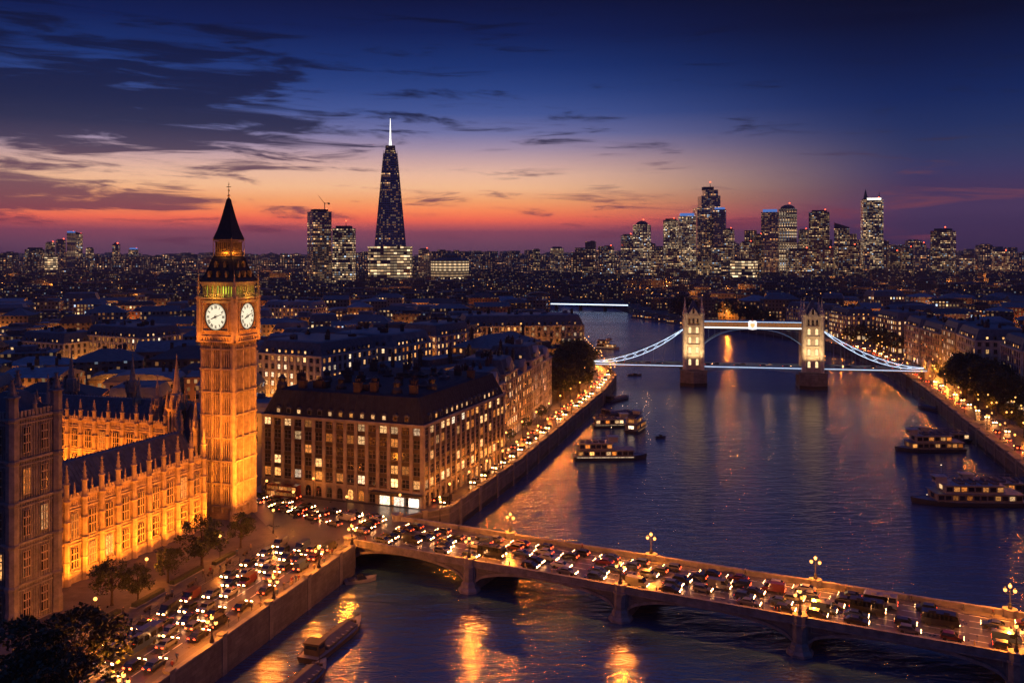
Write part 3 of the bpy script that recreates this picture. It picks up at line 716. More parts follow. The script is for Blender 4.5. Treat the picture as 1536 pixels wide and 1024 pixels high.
def octagon_turret(label, px, pyt, Y, w, zb, lit, h_sp=.42):
    x = (px - 768) / FPX * Y; zt_ = ZAT(pyt, Y); st_ = 'gold_stone' if lit else 'grime'; root = thing('palace_turret', label, 'turret', (x, Y, 6.0), .3)  # unlit turrets take the darker stone copy
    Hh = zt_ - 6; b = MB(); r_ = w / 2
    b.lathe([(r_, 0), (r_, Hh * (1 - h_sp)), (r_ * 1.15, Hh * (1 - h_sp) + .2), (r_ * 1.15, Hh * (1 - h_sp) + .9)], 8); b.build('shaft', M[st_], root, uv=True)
    s_ = MB(); s_.lathe([(r_ * .9, Hh * (1 - h_sp) + .9), (r_ * .72, Hh * (1 - h_sp * .72)), (r_ * .5, Hh * (1 - h_sp * .7)), (.12, Hh * .97), (.25, Hh * .98), (.03, Hh)], 8)
    s_.build('spire', M['gold_plain' if lit else 'grime_plain'], root)
    for k in range(8):
        a = k * math.pi / 4 + math.pi / 8; p = MB(); pinnacle(p, 0, 0, 0, w * .13, w * .95); p.build('small_pinnacle', M['gold_plain' if lit else 'grime_plain'], root).location = (r_ * 1.1 * math.cos(a), r_ * 1.1 * math.sin(a), Hh * (1 - h_sp) + .8)
        f = MB(); f.cbox(0, 0, 0, .16, w * .16, Hh * .16, 0); f.build('slit_window', M['glass'], root).location = (r_ * .94 * math.cos(a - math.pi / 8), r_ * .94 * math.sin(a - math.pi / 8), Hh * .42); root.children[-1].rotation_euler = (0, 0, a - math.pi / 8)
octagon_turret('tall floodlit octagonal turret with a spire just left of the clock tower', 265, 530, 272, 5.4, 6, True)
octagon_turret('slim floodlit turret standing left of the tall octagonal one', 236, 562, 280, 3.0, 6, True, .3)
octagon_turret('slim floodlit turret on the courtyard range, left of two others', 208, 566, 286, 3.0, 6, True, .3)
octagon_turret('dark spired turret rising behind the courtyard range, furthest left', 107, 520, 320, 4.6, 6, False)
octagon_turret('dark spired turret rising behind the courtyard range near the tall lit one', 199, 528, 330, 4.4, 6, False)
octagon_turret('dark needle turret beside the broad unlit tower', 72, 560, 240, 3.0, 6, False, .35)
octagon_turret('short floodlit turret against the foot of the clock tower', 293, 590, 243, 2.6, 6, True, .3)
# floodlights at the foot of the lit stone
AMB = (1.0, .24, .013)
FN = Vector((FD.y, -FD.x))
for k in range(13):
    p = Vector(F0) + FD * (2 + k * 4.7) + FN * 6.2
    if k > 1: lamp('SPOT', (p.x, p.y, 6.4), 13500, AMB, .25, (p.x - FN.x * 6.2, p.y - FN.y * 6.2, 15.5), 100, .8, 'floodlight')
for k in range(8):
    q = Vector((-101, 274.6)).lerp(Vector((-162, 293.5)), (k + .4) / 8) + Vector((-.296, -.955)) * 7
    lamp('SPOT', (q.x, q.y, 8.0), 19000, AMB, .3, (q.x + 2.0, q.y + 6.7, 19), 105, .8, 'floodlight')
tn = Vector((tw.y, -tw.x))                                    # outward of the left face
for off, tgt, pw in ((-9, 34, 32000), (8, 34, 26000), (-8, 48, 34000)):
    p = tc0 + tn * (TWW / 2 + 14) + tw * off; lamp('SPOT', (p.x, p.y, 25), pw, AMB, .3, (tc0.x + tn.x * 5.5 + tw.x * off * .1, tc0.y + tn.y * 5.5 + tw.y * off * .1, tgt), 62, .7, 'floodlight')
for off, tgt, pw in ((-9, 20, 85000), (5, 20, 65000), (-8, 40, 100000)):
    p = tc0 + tw * (TWW / 2 + 13) + (-tn) * off; lamp('SPOT', (p.x, p.y, 6.6), pw, (1, .26, .018), .3, (tc0.x + tw.x * 5.5 - tn.x * off * .1, tc0.y + tw.y * 5.5 - tn.y * off * .1, tgt), 66, .7, 'floodlight')
for dx in (-1, 1):
    p = tc0 + tn * (TWW / 2 + 4) + tw * dx * 4; lamp('SPOT', (p.x, p.y, 51), 4200, AMB, .2, (p.x - tn.x * 3.4, p.y - tn.y * 3.4, 61), 100, .9, 'floodlight')
    p = tc0 + tw * (TWW / 2 + 4) + tn * dx * 4; lamp('SPOT', (p.x, p.y, 51), 4200, AMB, .2, (p.x - tw.x * 3.4, p.y - tw.y * 3.4, 61), 100, .9, 'floodlight')
for v in (tn, tw):
    p = tc0 + v * 7.6; lamp('POINT', (p.x, p.y, 66.2), 420, (1, .5, .06), .2, name='floodlight')
    p = tc0 + v * 3.9; lamp('POINT', (p.x, p.y, 77.0), 160, (1, .35, .05), .2, name='floodlight')
for a_, b_, pw in (((-107, 260, 26), (-101.5, 272, 38), 9000), ((-112, 266, 26), (-102, 272.5, 34), 7000), ((-110, 255, 9), (-96, 262, 17), 9000), ((-108, 266, 9), (-100, 270, 17), 7000)):
    lamp('SPOT', a_, pw, AMB, .3, b_, 70, .9, 'floodlight')
# ------------------------------------------------------------------ embankment walls
def river_wall(name, label, pl, z0=-1.2, z1=7.1):
    root = thing(name, label, 'river wall', (*pl[0], 0))
    ox, oy = pl[0]; q = [(x - ox, y - oy) for x, y in pl]
    w = MB(); ribbon(w, q, -.35, .5, z0, z1 - .2); w.build('wall', M['wallstone'], root, uv=True)
    c = MB(); ribbon(c, q, -.5, .62, z1 - .2, z1 + .05); ribbon(c, q, -.48, -.34, 5.2, 5.6)
    c.build('coping', M['coping'], root)
    d = MB(); ribbon(d, q, -.42, -.34, z0, 1.6); d.build('tide_band', M['black'], root)
    # buttress piers along the wall
    for (x0, y0), (x1, y1) in zip(q[:-1], q[1:]):
        L = math.hypot(x1 - x0, y1 - y0); a = math.atan2(y1 - y0, x1 - x0)
        for k in range(int(L / 14)):
            f = (k + .5) / int(L / 14); b = MB(); b.cbox(0, 0, z0, 1.4, 1.25, z1 + .35 - z0); b.cbox(0, 0, z1 + .35, 1.6, 1.4, .2)
            o = b.build('pier', M['coping'], root); o.location = (x0 + (x1 - x0) * f, y0 + (y1 - y0) * f, 0); o.rotation_euler = (0, 0, a)
    return root
river_wall('river_wall', 'stone embankment wall below the car queue, running from the arch bridge', [EP(0, 0), EP(30, 0), EP(62, 0), EP(118, 0)])
river_wall('river_wall', 'stone embankment wall curving below the lamplit road toward the bascule bridge', [(-30, 239)] + EMB[:5])
river_wall('river_wall', 'stone river wall under the trees upstream of the bascule bridge', LB[8:14])
river_wall('river_wall', 'stone river wall beside the tour boats on the opposite bank', [RB[4], RB[3], RB[2], RB[1]][::-1] if False else RB[1:5][::-1])
river_wall('river_wall', 'stone river wall beyond the bascule bridge on the opposite bank', RB[4:11][::-1])

# ------------------------------------------------------------------ street lamps
ORANGE = (1.0, .25, .02)
def lamp_three(name='street_lamp', h=4.6):
    """cast iron standard with a scrolled cross arm, two side lanterns and one on top"""
    root = bpy.data.objects.new(name, None); COL.objects.link(root)
    b = MB(); b.lathe([(.42, 0), (.42, .5), (.3, .6), (.26, 1.0), (.3, 1.1), (.2, 1.2)], 8); b.build('base', M['black'], root)
    p = MB(); p.lathe([(.13, 1.15), (.11, 2.2), (.17, 2.3), (.09, 2.45), (.07, h - .7), (.2, h - .6), (.2, h - .5)], 8)
    for s in (-1, 1):
        pts = [(0, 0, h - 1.6), (s * .35, 0, h - 1.75), (s * .7, 0, h - 1.65), (s * .85, 0, h - 1.35)]; p.path(pts, .05, 5); p.tube((s * .3, 0, h - 1.72), (0, 0, h - 2.1), .03, None, 4)
    p.build('post', M['black'], root)
    for x, z in ((-.85, h - 1.35), (.85, h - 1.35), (0, h - .5)):
        g = MB(); g.lathe([(.1, 0), (.27, .12), (.34, .42), (.24, .62), (.05, .66)], 8); o = g.build('lantern', M['bulb'], root); o.location = (x, 0, z)
        t = MB(); t.lathe([(.26, .62), (.16, .8), (.03, 1.0)], 8); t.build('cap', M['black'], o)
    return root
def lamp_one(h=6.0):
    root = bpy.data.objects.new('street_lamp', None); COL.objects.link(root)
    p = MB(); p.lathe([(.22, 0), (.22, .7), (.1, .9), (.06, h - .6), (.14, h - .5)], 6); p.build('post', M['black'], root)
    g = MB(); g.ball((0, 0, h - .15), .36); g.build('globe', M['bulb'], root)
    return root
L3, L1 = lamp_three(), lamp_one()
tag(L3, 'three-lantern iron lamp', 'street lamp'); tag(L1, 'single globe lamp', 'street lamp')
used = {'L3': False, 'L1': False}
def place_lamp(kind, x, y, z, rz, label, group=None, power=900, pl=True, h=4.2, col=ORANGE, sc_=None, off=(0, 0)):
    src = L3 if kind == 'L3' else L1
    if not used[kind]:
        used[kind] = True; o = src; o.location = (x, y, z); o.rotation_euler = (0, 0, rz); o['label'] = label
        if group: o['group'] = group
        if sc_: o.scale = (sc_,) * 3
    else: o = clone(src, (x, y, z), rz, label, group, sc_)
    if pl: lamp('POINT', (x + off[0], y + off[1], z + h), power, col, .35)
    return o

# ------------------------------------------------------------------ stone arch bridge
br = thing('arch_bridge', 'low stone arch bridge crowded with headlights crossing the river', 'bridge', (BN.x, BN.y, 0), BANG)
BW, SP = 21.0, 36.4
PIERS = [0, SP, 2 * SP, 3 * SP]
ends = [-33.0] + PIERS + [4 * SP]
BZ = 6.0
def arch_z(s, a, b, rise=3.7, spring=1.6):
    f = (s - (a + b) / 2) / ((b - a) / 2); return spring + rise * math.sqrt(max(0, 1 - f * f * .985))
dk = MB(); dk.box(-33, 160, 2.4, 18.6, 5.75, BZ + .02)
dk.build('road_deck', M['asphalt'], br)
for t0, t1 in ((.0, 2.4), (18.6, BW)):
    f = MB(); f.box(-33, 160, t0, t1, 5.72, BZ + .14); f.build('footway', M['paving'], br, uv=True)
M['lane_paint'] = M['paint']
for t0 in (2.75, 5.6, 8.8, 12.0, 15.2, 18.25):
    l = MB()
    for k in range(48): l.quad((-30 + k * 4, t0 - .12, BZ + .03), (-26.9 + k * 4, t0 - .12, BZ + .03), (-26.9 + k * 4, t0 + .12, BZ + .03), (-30 + k * 4, t0 + .12, BZ + .03))
    l.build('lane_marking', M['paint'], br)  # added pale dashes, suggesting streaks of traffic light along the deck
for i, (a, b) in enumerate(zip(ends[:-1], ends[1:])):
    a_, b_ = a + (1.5 if i else 0.0), b - 1.5
    n = 28; ss = [a_ + (b_ - a_) * k / n for k in range(n + 1)]
    ar = MB(); spd = MB()
    for k in range(n):
        s0, s1 = ss[k], ss[k + 1]; z0, z1 = arch_z(s0, a_, b_), arch_z(s1, a_, b_)
        ar.quad((s0, .25, z0), (s1, .25, z1), (s1, BW - .25, z1), (s0, BW - .25, z0))           # soffit
        for t, g in ((0.0, 0), (BW, 1)):
            o = -.12 if t == 0 else .12; r = .62
            ar.quad((s0, t + o, z0), (s1, t + o, z1), (s1, t + o, min(z1 + r, 5.6)), (s0, t + o, min(z0 + r, 5.6)))
            ar.quad((s0, t + o, z0), (s1, t + o, z1), (s1, .26 if t == 0 else BW - .26, z1), (s0, .26 if t == 0 else BW - .26, z0))
            ar.quad((s0, t + o, min(z0 + r, 5.6)), (s1, t + o, min(z1 + r, 5.6)), (s1, t + (.3 if t == 0 else -.3), min(z1 + r, 5.6)), (s0, t + (.3 if t == 0 else -.3), min(z0 + r, 5.6)))
            y = .22 if t == 0 else BW - .22
            spd.quad((s0, y, z0 + .1), (s1, y, z1 + .1), (s1, y, 5.75), (s0, y, 5.75))
    M.setdefault('bridge_iron', mat('painted_bridge_iron', (.13, .125, .12), .6, .35, .4)); M.setdefault('bridge_trim', mat('bridge_stone', (.20, .185, .17), .75, .4, .5))
    arch = ar.build('arch', M['bridge_trim'], br); sd = spd.build('spandrel', M['bridge_iron'], br)
    rb = MB()
    for y in (.06, BW - .06):                                                       # raised spandrel panels
        for e, sg in ((a_, 1), (b_, -1)):
            for (x0, x1) in ((.5, 2.6), (3.0, 5.0), (5.4, 7.2)):
                zz = max(arch_z(e + sg * x1, a_, b_), arch_z(e + sg * x0, a_, b_)) + .75
                if zz < 5.2: rb.box(*sorted((e + sg * x0, e + sg * x1)), y - .06, y + .06, zz, zz + .08); rb.box(*sorted((e + sg * x0, e + sg * (x0 + .1))), y - .05, y + .05, zz, 5.3)
    if rb.v: rb.build('panel_frame', M['bridge_trim'], sd)
for y0, y1 in ((-.42, .35), (BW - .35, BW + .42)):
    p = MB(); p.box(-33, 160, y0 + .12, y1 - .12, 5.7, 7.05)
    p.box(-33, 160, y0 - .1, y1 + .1, 5.6, 5.95); p.box(-33, 160, y0, y1, 7.04, 7.25)
    for k in range(160): s = -32.4 + k * 1.2; p.box(s, s + .5, y0 + .06, y1 - .06, 6.15, 6.95)
    p.build('parapet', M['bridge_trim'], br)
for s in PIERS:
    p = MB()
    p.lathe([(2.6, -2), (2.6, .5), (2.2, 1.0)], 8, 0, 0); p.lathe([(2.0, .9), (1.75, 1.9), (1.35, 2.3), (1.3, 5.4), (1.55, 5.6), (1.55, 5.95), (1.25, 6.0), (1.2, 7.2), (1.45, 7.3), (1.45, 7.6)], 8, 0, 0)
    p.lathe([(2.6, -2), (2.6, .5), (2.2, 1.0)], 8, 0, BW); p.lathe([(2.0, .9), (1.75, 1.9), (1.35, 2.3), (1.3, 5.4), (1.55, 5.6), (1.55, 5.95), (1.25, 6.0), (1.2, 7.2), (1.45, 7.3), (1.45, 7.6)], 8, 0, BW)
    p.box(-1.5, 1.5, 0, BW, -2, 5.5)
    p.build('pier', M['bridge_trim'], br).location = (s, 0, 0)
for y in (0, BW):
    p = MB(); p.lathe([(1.6, -2), (1.6, 5.6), (1.8, 5.7), (1.8, 6.0), (1.4, 6.1), (1.4, 7.4), (1.7, 7.5), (1.7, 7.8)], 8); p.build('abutment', M['bridge_trim'], br).location = (-33.6, y, 0)
names = ['first', 'second', 'third', 'fourth']
for k, s in enumerate(PIERS):
    x, y = BP(s, -.1); place_lamp('L3', x, y, 7.55, BANG, f'three-lantern iron lamp on the near bridge parapet, {names[k]} pier from the clock tower side', None, 12500, h=5.4, off=BT * 1.3)
for k, s in enumerate((12, 12 + SP, 12 + 2 * SP, 12 + 3 * SP)):
    s = s - 4 if k == 0 else s - 8; x, y = BP(PIERS[k], BW)
    place_lamp('L3', x, y, 7.55, BANG, f'three-lantern iron lamp on the far bridge parapet, {names[k]} from the clock tower side', None, 12500, h=5.4, off=BT * -1.3)
for k, u in enumerate((0.5, 17, 36, 57, 80)):
    x, y = EP(u, .1); place_lamp('L3', x, y, 7.15, -.3, ['three-lantern lamp at the corner where the bridge meets the embankment', 'three-lantern lamp on the wall just below the bridge corner', 'three-lantern lamp on the wall midway along the car queue', 'three-lantern lamp on the wall beside the dark coach', 'three-lantern lamp on the wall at the end of the car queue'][k], None, 11000, h=5.0, off=EV * 1.4)
for k, (px, py) in enumerate(((220, 880), (143, 945), (330, 842), (410, 800), (96, 1000))):
    x, y = G(px, py); place_lamp('L1', x, y, 6.1, 0, ['single globe lamp in the garden between two round trees', 'single globe lamp in the garden beside the big dark tree', 'single globe lamp in the garden under the largest round tree', 'single globe lamp on the pavement before the clock tower', 'single globe lamp half hidden by the big dark tree'][k], None, 7000, h=5.6)
for k, (px, py) in enumerate(((440, 770), (520, 778), (600, 775), (470, 748), (560, 752), (660, 782), (400, 752))):
    x, y = G(px, py); place_lamp('L1', x, y, 6.1, 0, ['single globe lamp in the busy junction, nearest the clock tower kerb', 'single globe lamp in the middle of the junction traffic', 'single globe lamp by the corner block crossing', 'single globe lamp before the corner block arcade, west of the canopy', 'single globe lamp before the corner block arcade near its shops', 'single globe lamp where the embankment road leaves the junction', 'single globe lamp right against the clock tower foot'][k], None, 8000, h=5.8)
k = 0
ed = offs(EMB, 2.2); ed2 = offs(EMB, 10.2)
def along(pl, step, start=6):
    out = []; d = start; acc = 0
    for (x0, y0), (x1, y1) in zip(pl[:-1], pl[1:]):
        L = math.hypot(x1 - x0, y1 - y0)
        while d <= acc + L: f = (d - acc) / L; out.append((x0 + (x1 - x0) * f, y0 + (y1 - y0) * f, math.atan2(y1 - y0, x1 - x0))); d += step
        acc += L
    return out
for i, (x, y, a) in enumerate(along(ed, 15)): place_lamp('L1', x, y, 6.1, a, 'globe lamp on the kerb above the curving embankment wall', 'globe lamps along the embankment road', 5000, pl=i % 1 == 0, h=5.5)
for i, (x, y, a) in enumerate(along(ed2, 22, 14)): place_lamp('L1', x, y, 6.1, a, 'globe lamp before the riverside terrace fronts', 'globe lamps along the terrace fronts', 5500, pl=True, h=5.5)
rk = along(offs(RBK, -4.2), 20, 90); rk2 = along(offs(RBK, -13.8), 24, 100)
for i, (x, y, a) in enumerate(rk[:26]): place_lamp('L1', x, y, 6.1, a, 'globe lamp above the river wall on the opposite bank', 'globe lamps along the opposite bank wall', 2600, pl=True, h=5.5)
for i, (x, y, a) in enumerate(rk2[:22]): place_lamp('L1', x, y, 6.1, a, 'globe lamp across the road on the opposite bank', 'globe lamps across the opposite bank road', 2600, pl=True, h=5.5)

# garden furniture before the golden range
hr_ = random.Random(8)
def gp(f, v): p = EP(8 + f * 66, v); return p
for k, (f, v, L_) in enumerate(((.12, 25, 8), (.3, 26.5, 10), (.5, 26, 9), (.68, 27, 9), (.85, 29, 11))):
    x, y = gp(f, v); h = thing('hedge', ['clipped hedge by the clock tower end of the garden', 'clipped hedge behind the largest garden tree', 'clipped hedge midway along the garden paving', 'clipped hedge near the paired garden trees', 'clipped hedge at the dark tower end of the garden'][k], 'hedge', (x, y, 6.12), math.atan2(EU.y, EU.x))
    b = MB(); b.loft([[(-L_ / 2, -.6, 0), (L_ / 2, -.6, 0), (L_ / 2, .6, 0), (-L_ / 2, .6, 0)], [(-L_ / 2 + .1, -.55, .9), (L_ / 2 - .1, -.55, .9), (L_ / 2 - .1, .55, .9), (-L_ / 2 + .1, .55, .9)]]); b.build('foliage', M['hedge'], h)
    b = MB(); b.box(-L_ / 2 - .2, L_ / 2 + .2, -.8, .8, 0, .16); b.build('kerb_edge', M['kerb'], h)
rl = thing('railing', 'low iron railing along the kerb between garden and car queue', 'railing', (*EP(6, 20.6), 6.12), math.atan2(EU.y, EU.x))
for k in range(28): b = MB(); b.lathe([(.06, 0), (.05, 1.0), (.09, 1.05), (.02, 1.15)], 6); b.build('post', M['black'], rl).location = (k * 2.6, 0, 0)
b = MB(); b.tube((0, 0, .9), (70.2, 0, .9), .035, None, 5); b.tube((0, 0, .45), (70.2, 0, .45), .03, None, 5); b.build('rail', M['black'], rl)
for k in range(9):
    x, y = gp(.05 + k * .105, 22.4); bn = thing('park_bench', 'dark park bench on the garden paving facing the traffic', 'bench', (x, y, 6.12), math.atan2(EU.y, EU.x), 'benches on the garden paving')
    b = MB(); b.box(-.9, .9, -.25, .25, .42, .48); b.build('seat', M['bark'], bn)
    b = MB(); b.box(-.9, .9, .22, .28, .55, .95); b.build('backrest', M['bark'], bn)
    for sx_ in (-.7, .7): b = MB(); b.box(sx_ - .05, sx_ + .05, -.25, .28, 0, .42); b.build('leg', M['black'], bn)
# ------------------------------------------------------------------ stone blocks with real windows
OCC = []                     # discs taken by buildings made by hand
def taken(x, y, r): OCC.append((x, y, r))
def block(name, label, cat, p0, p1, depth, floors, fh, ground_h, colw, wall, trim, roof='mansard', lit=.4, base='plain', dorm=True, chim=4, sides_w=('front', 'left', 'right'), roof_h=5.5, group=None, ww=1.35, wh=2.0, rr=None, most=100, litk=('lit1', 'lit1', 'lit2', 'lit3'), roofm='slate', cap=False, bay=False, turret=False):
    rr = rr or random.Random(hash(label) % 1000 if False else sum(map(ord, label)))
    p0, p1 = Vector(p0), Vector(p1); L = (p1 - p0).length; ang = math.atan2((p1 - p0).y, (p1 - p0).x)
    root = thing(name, label, cat, (p0.x, p0.y, 6.0), ang, group)
    H_ = ground_h + floors * fh
    w = MB(); w.box(0, L, 0, depth, 0, H_); wl = w.build('wall', M[wall], root, uv=True)
    t = MB(); spots = []
    faces = {'front': (L, 0, 0, 0), 'right': (depth, math.pi / 2, L, 0), 'left': (depth, -math.pi / 2, 0, depth), 'back': (L, math.pi, L, depth)}
    for f in sides_w:
        FL, fa, ox, oy = faces[f]; c, s = math.cos(fa), math.sin(fa)
        def FB(x0, x1, o0, o1, z0, z1, mb=t, m=0):
            vs = []
            for z in (z0, z1):
                for x, o in ((x0, o1), (x1, o1), (x1, o0), (x0, o0)): y = -o; vs.append((ox + x * c - y * s, oy + x * s + y * c, z))
            mb.add(vs, [(0, 1, 5, 4), (1, 2, 6, 5), (2, 3, 7, 6), (3, 0, 4, 7), (4, 5, 6, 7), (3, 2, 1, 0)], m)
        n = max(2, round(FL / colw)); cw = FL / n
        FB(-.4, FL + .4, -.02, .55, H_ - .5, H_ + .05); FB(-.2, FL + .2, -.02, .3, H_ - .95, H_ - .5)
        FB(-.15, FL + .15, -.02, .3, ground_h - .35, ground_h + .05)
        for k in range(1, floors if not bay else 1): FB(0, FL, -.02, .14, ground_h + k * fh - .12, ground_h + k * fh + .1)
        for k in range(n + 1): x = min(max(k * cw, .3), FL - .3); FB(x - cw * .14, x + cw * .14, -.02, .34 if bay else .2, ground_h + .05, H_ - .95); FB(x - cw * .17, x + cw * .17, -.02, .42, 0, ground_h - .35)
        for k in range(n):
            xc = (k + .5) * cw
            for fl in range(floors):
                y = -.05; q = (ox + xc * c - y * s, oy + xc * s + y * c, ground_h + fl * fh + fh * .22)
                spots.append((*q, fa, min(ww, cw * .6), min(wh, fh * .62), 'sash', pick_lit(lit[min(fl, len(lit) - 1)] if isinstance(lit, (list, tuple)) else lit, rr, litk)))
            y = -.05; q = (ox + xc * c - y * s, oy + xc * s + y * c, .35)
            if base == 'arch': spots.append((*q, fa, cw * .5, ground_h * .48, 'arch', pick_lit(.35, rr, ('lit3', 'lit1'))))
            elif base == 'shop': spots.append((*q, fa, cw * .62, ground_h * .6, 'shop', pick_lit(.75, rr, ('shop', 'lit1', 'lit2'))))
            else: spots.append((*q, fa, cw * .42, ground_h * .55, 'sash', pick_lit(.4, rr, litk)))
    t.build('stone_trim', M[trim], wl)
    put_windows(root, spots, most)
    r = MB(); ins = roof_h * .42; rz = H_
    if roof == 'mansard':
        r.loft([[(.1, .1, rz), (L - .1, .1, rz), (L - .1, depth - .1, rz), (.1, depth - .1, rz)], [(ins, ins, rz + roof_h), (L - ins, ins, rz + roof_h), (L - ins, depth - ins, rz + roof_h), (ins, depth - ins, rz + roof_h)], [(ins + 1.5, ins + 1.5, rz + roof_h + .5), (L - ins - 1.5, ins + 1.5, rz + roof_h + .5), (L - ins - 1.5, depth - ins - 1.5, rz + roof_h + .5), (ins + 1.5, depth - ins - 1.5, rz + roof_h + .5)]])
    elif roof == 'hip':
        k = min(depth, L) * .48
        r.loft([[(-.3, -.3, rz), (L + .3, -.3, rz), (L + .3, depth + .3, rz), (-.3, depth + .3, rz)], [(k, k, rz + roof_h), (L - k, k, rz + roof_h), (L - k, depth - k, rz + roof_h), (k, depth - k, rz + roof_h)]])
    else:
        r.box(.3, L - .3, .3, depth - .3, rz - .2, rz + .25); r.box(L * .2, L * .75, depth * .3, depth * .7, rz + .25, rz + roof_h * .6); r.box(L * .55, L * .62, depth * .15, depth * .28, rz + .25, rz + 1.8)
    rf = r.build('roof', M[roofm], root)
    if bay:
        for f in sides_w:
            FL, fa, ox, oy = faces[f]; c, s = math.cos(fa), math.sin(fa); n = max(2, round(FL / colw)); cw = FL / n
            if f == 'left': continue
            for k in range(n):
                g = MB(); g.box(-cw * .34, cw * .34, -.035, 0, ground_h + .2, H_ - 1.0); xc = (k + .5) * cw
                for fl in range(1, floors): g.box(-cw * .34, cw * .34, -.2, 0, ground_h + fl * fh - .45, ground_h + fl * fh + .55)
                put('bay_panel', g.mesh('bay_panel', M['bay']), root, (ox + xc * c, oy + xc * s, 0), fa)
    if cap:
        q = MB()
        for (x0, y0, x1, y1) in ((.15, .15, ins, ins), (L - .15, .15, L - ins, ins)): q.tube((x0, y0, rz + .1), (x1, y1, rz + roof_h + .1), .13)
        for k in range(int(L / 1.75)): x = 1 + k * 1.75; q.tube((x, .12, rz + .1), (min(max(x, ins), L - ins), ins, rz + roof_h + .05), .07, None, 4)
        for k in range(int(depth / 1.75)): y = 1 + k * 1.75; q.tube((L - .12, y, rz + .1), (L - ins, min(max(y, ins), depth - ins), rz + roof_h + .05), .07, None, 4)
        q.build('roof_ribs', M['bronze'], rf)
    if dorm and roof == 'mansard':
        for f in sides_w:
            if f == 'back': continue
            FL, fa, ox, oy = faces[f]; n = max(2, round(FL / colw)); cw = FL / n; c, s = math.cos(fa), math.sin(fa)
            for k in range(n):
                xc = (k + .5) * cw
                if xc < ins + .6 or xc > FL - ins - .6: continue
                key = ('dormer', rr.random() < (.6 if cap else .45))
                if key not in WIN:
                    d = MB(); d.box(-.75, .75, -.1, 2.2, 0, 1.5); d.loft([[(-.9, -.2, 1.5), (.9, -.2, 1.5), (.9, 2.2, 1.5), (-.9, 2.2, 1.5)], [(-.3, -.1, 2.05), (.3, -.1, 2.05), (.3, 2.2, 2.05), (-.3, 2.2, 2.05)]])
                    d.quad((-.5, -.13, .25), (.5, -.13, .25), (.5, -.13, 1.3), (-.5, -.13, 1.3), 1); WIN[key] = d.mesh('dormer', [M['slate'], M['lit1' if key[1] else 'glass']])
                y = .35 * 1; put('dormer', WIN[key], rf, (ox + xc * c - y * s, oy + xc * s + y * c, rz + .5), fa)
    for k in range(chim):
        x = L * (k + .5) / chim + rr.uniform(-1, 1); y = depth * rr.choice((.3, .5, .7)); hc = roof_h + rr.uniform(1.2, 3.2)
        q = MB(); cwid = rr.uniform(1.2, 2.4); q.cbox(0, 0, 0, cwid, 1.0, hc); q.cbox(0, 0, hc, cwid + .25, 1.25, .25)
        for i in range(3): q.lathe([(.2, hc + .25), (.16, hc + 1.1), (.2, hc + 1.15)], 6, (i - 1) * cwid * .3, 0)
        q.build('chimney', M['stack' if rr.random() < .6 else 'bronze'], rf).location = (x, y, rz)
    if roof != 'hip' and not cap:
        for k in range(int(L / 9)):
            q = MB(); a_, b_ = rr.uniform(1.5, 4), rr.uniform(1.2, 3); hh = rr.uniform(.6, 2.2); q.cbox(0, 0, 0, a_, b_, hh); q.cbox(a_ * .2, 0, hh, a_ * .4, b_ * .5, .35)
            if rr.random() < .5: q.tube((-a_ * .3, 0, hh), (-a_ * .3, 0, hh + rr.uniform(1.5, 3)), .07, None, 4)
            q.build('roof_plant', M[rr.choice(('iron', 'slate2', 'stack', 'lead'))], rf).location = (rr.uniform(5, L - 5), rr.uniform(5, depth - 5), rz + (roof_h + .45 if roof == 'mansard' else .2))
    m_ = p0 + Vector((math.cos(ang), math.sin(ang))) * L / 2 + Vector((-math.sin(ang), math.cos(ang))) * depth / 2
    n_ = max(1, int(L / max(depth, 8)))
    for k in range(n_):
        e = p0 + Vector((math.cos(ang), math.sin(ang))) * L * (k + .5) / n_ + Vector((-math.sin(ang), math.cos(ang))) * depth / 2; taken(e.x, e.y, math.hypot(L / n_, depth) / 2)
    return root, ang, H_

# big corner block facing the junction, with tall bays and a forest of dark chimneys
hc0 = Vector((-24.8, 250.5)); hl = Vector((-74.5, 269.3))
hd = (hc0 - hl).normalized()
hotel, hang, hH = block('corner_block', 'large stone corner block with tall window bays, dark ribbed roof and lit shops', 'office building', hl, hc0, 62, 5, 3.75, 4.4, 3.6, 'hotel', 'hotel_pale', 'mansard', [.7, .22, .14, .4, .5], 'arch', True, 0, roof_h=7.0, ww=2.15, wh=2.3, cap=True, bay=True, roofm='hotel_roof')
# its roof ventilators and chimney stacks
rr = random.Random(3)
hroof = [c for c in hotel.children if c.name.startswith('roof')][0]
for i in range(24):
    x = 4 + (i % 8) * 6.3 + rr.uniform(-1, 1); y = 4.5 + (i // 8) * 13 + rr.uniform(-3, 3) + (14 if i // 8 == 2 else 0); big = i % 3 == 0; q = MB()
    if big: q.lathe([(1.9, 0), (1.5, 2.6), (1.0, 3.4), (1.0, 4.4), (1.25, 4.6), (.2, 5.6)], 8)
    else:
        q.cbox(0, 0, 0, 2.2, 1.5, 4.0); q.cbox(0, 0, 4.0, 2.5, 1.8, .3)
        for j in range(3): q.lathe([(.25, 4.3), (.2, 5.3), (.26, 5.4)], 6, (j - 1) * .65, 0)
    q.build('roof_ventilator' if big else 'chimney', M['bronze' if big else 'stack'], hroof).location = (x, y, hH + 5.4 + rr.uniform(0, .8))
for i in range(14):
    q = MB(); a_ = rr.uniform(2, 6); b_ = rr.uniform(1.5, 4); q.cbox(0, 0, 0, a_, b_, rr.uniform(.8, 2.4)); q.pyr(0, 0, rr.uniform(.8, 1.2), a_ * .7, b_ * .7, 1.6, 0, .2); q.build('roof_plant', M[rr.choice(('iron', 'slate', 'stack'))], hroof).location = (rr.uniform(6, 46), rr.uniform(6, 56), hH + 7.2)
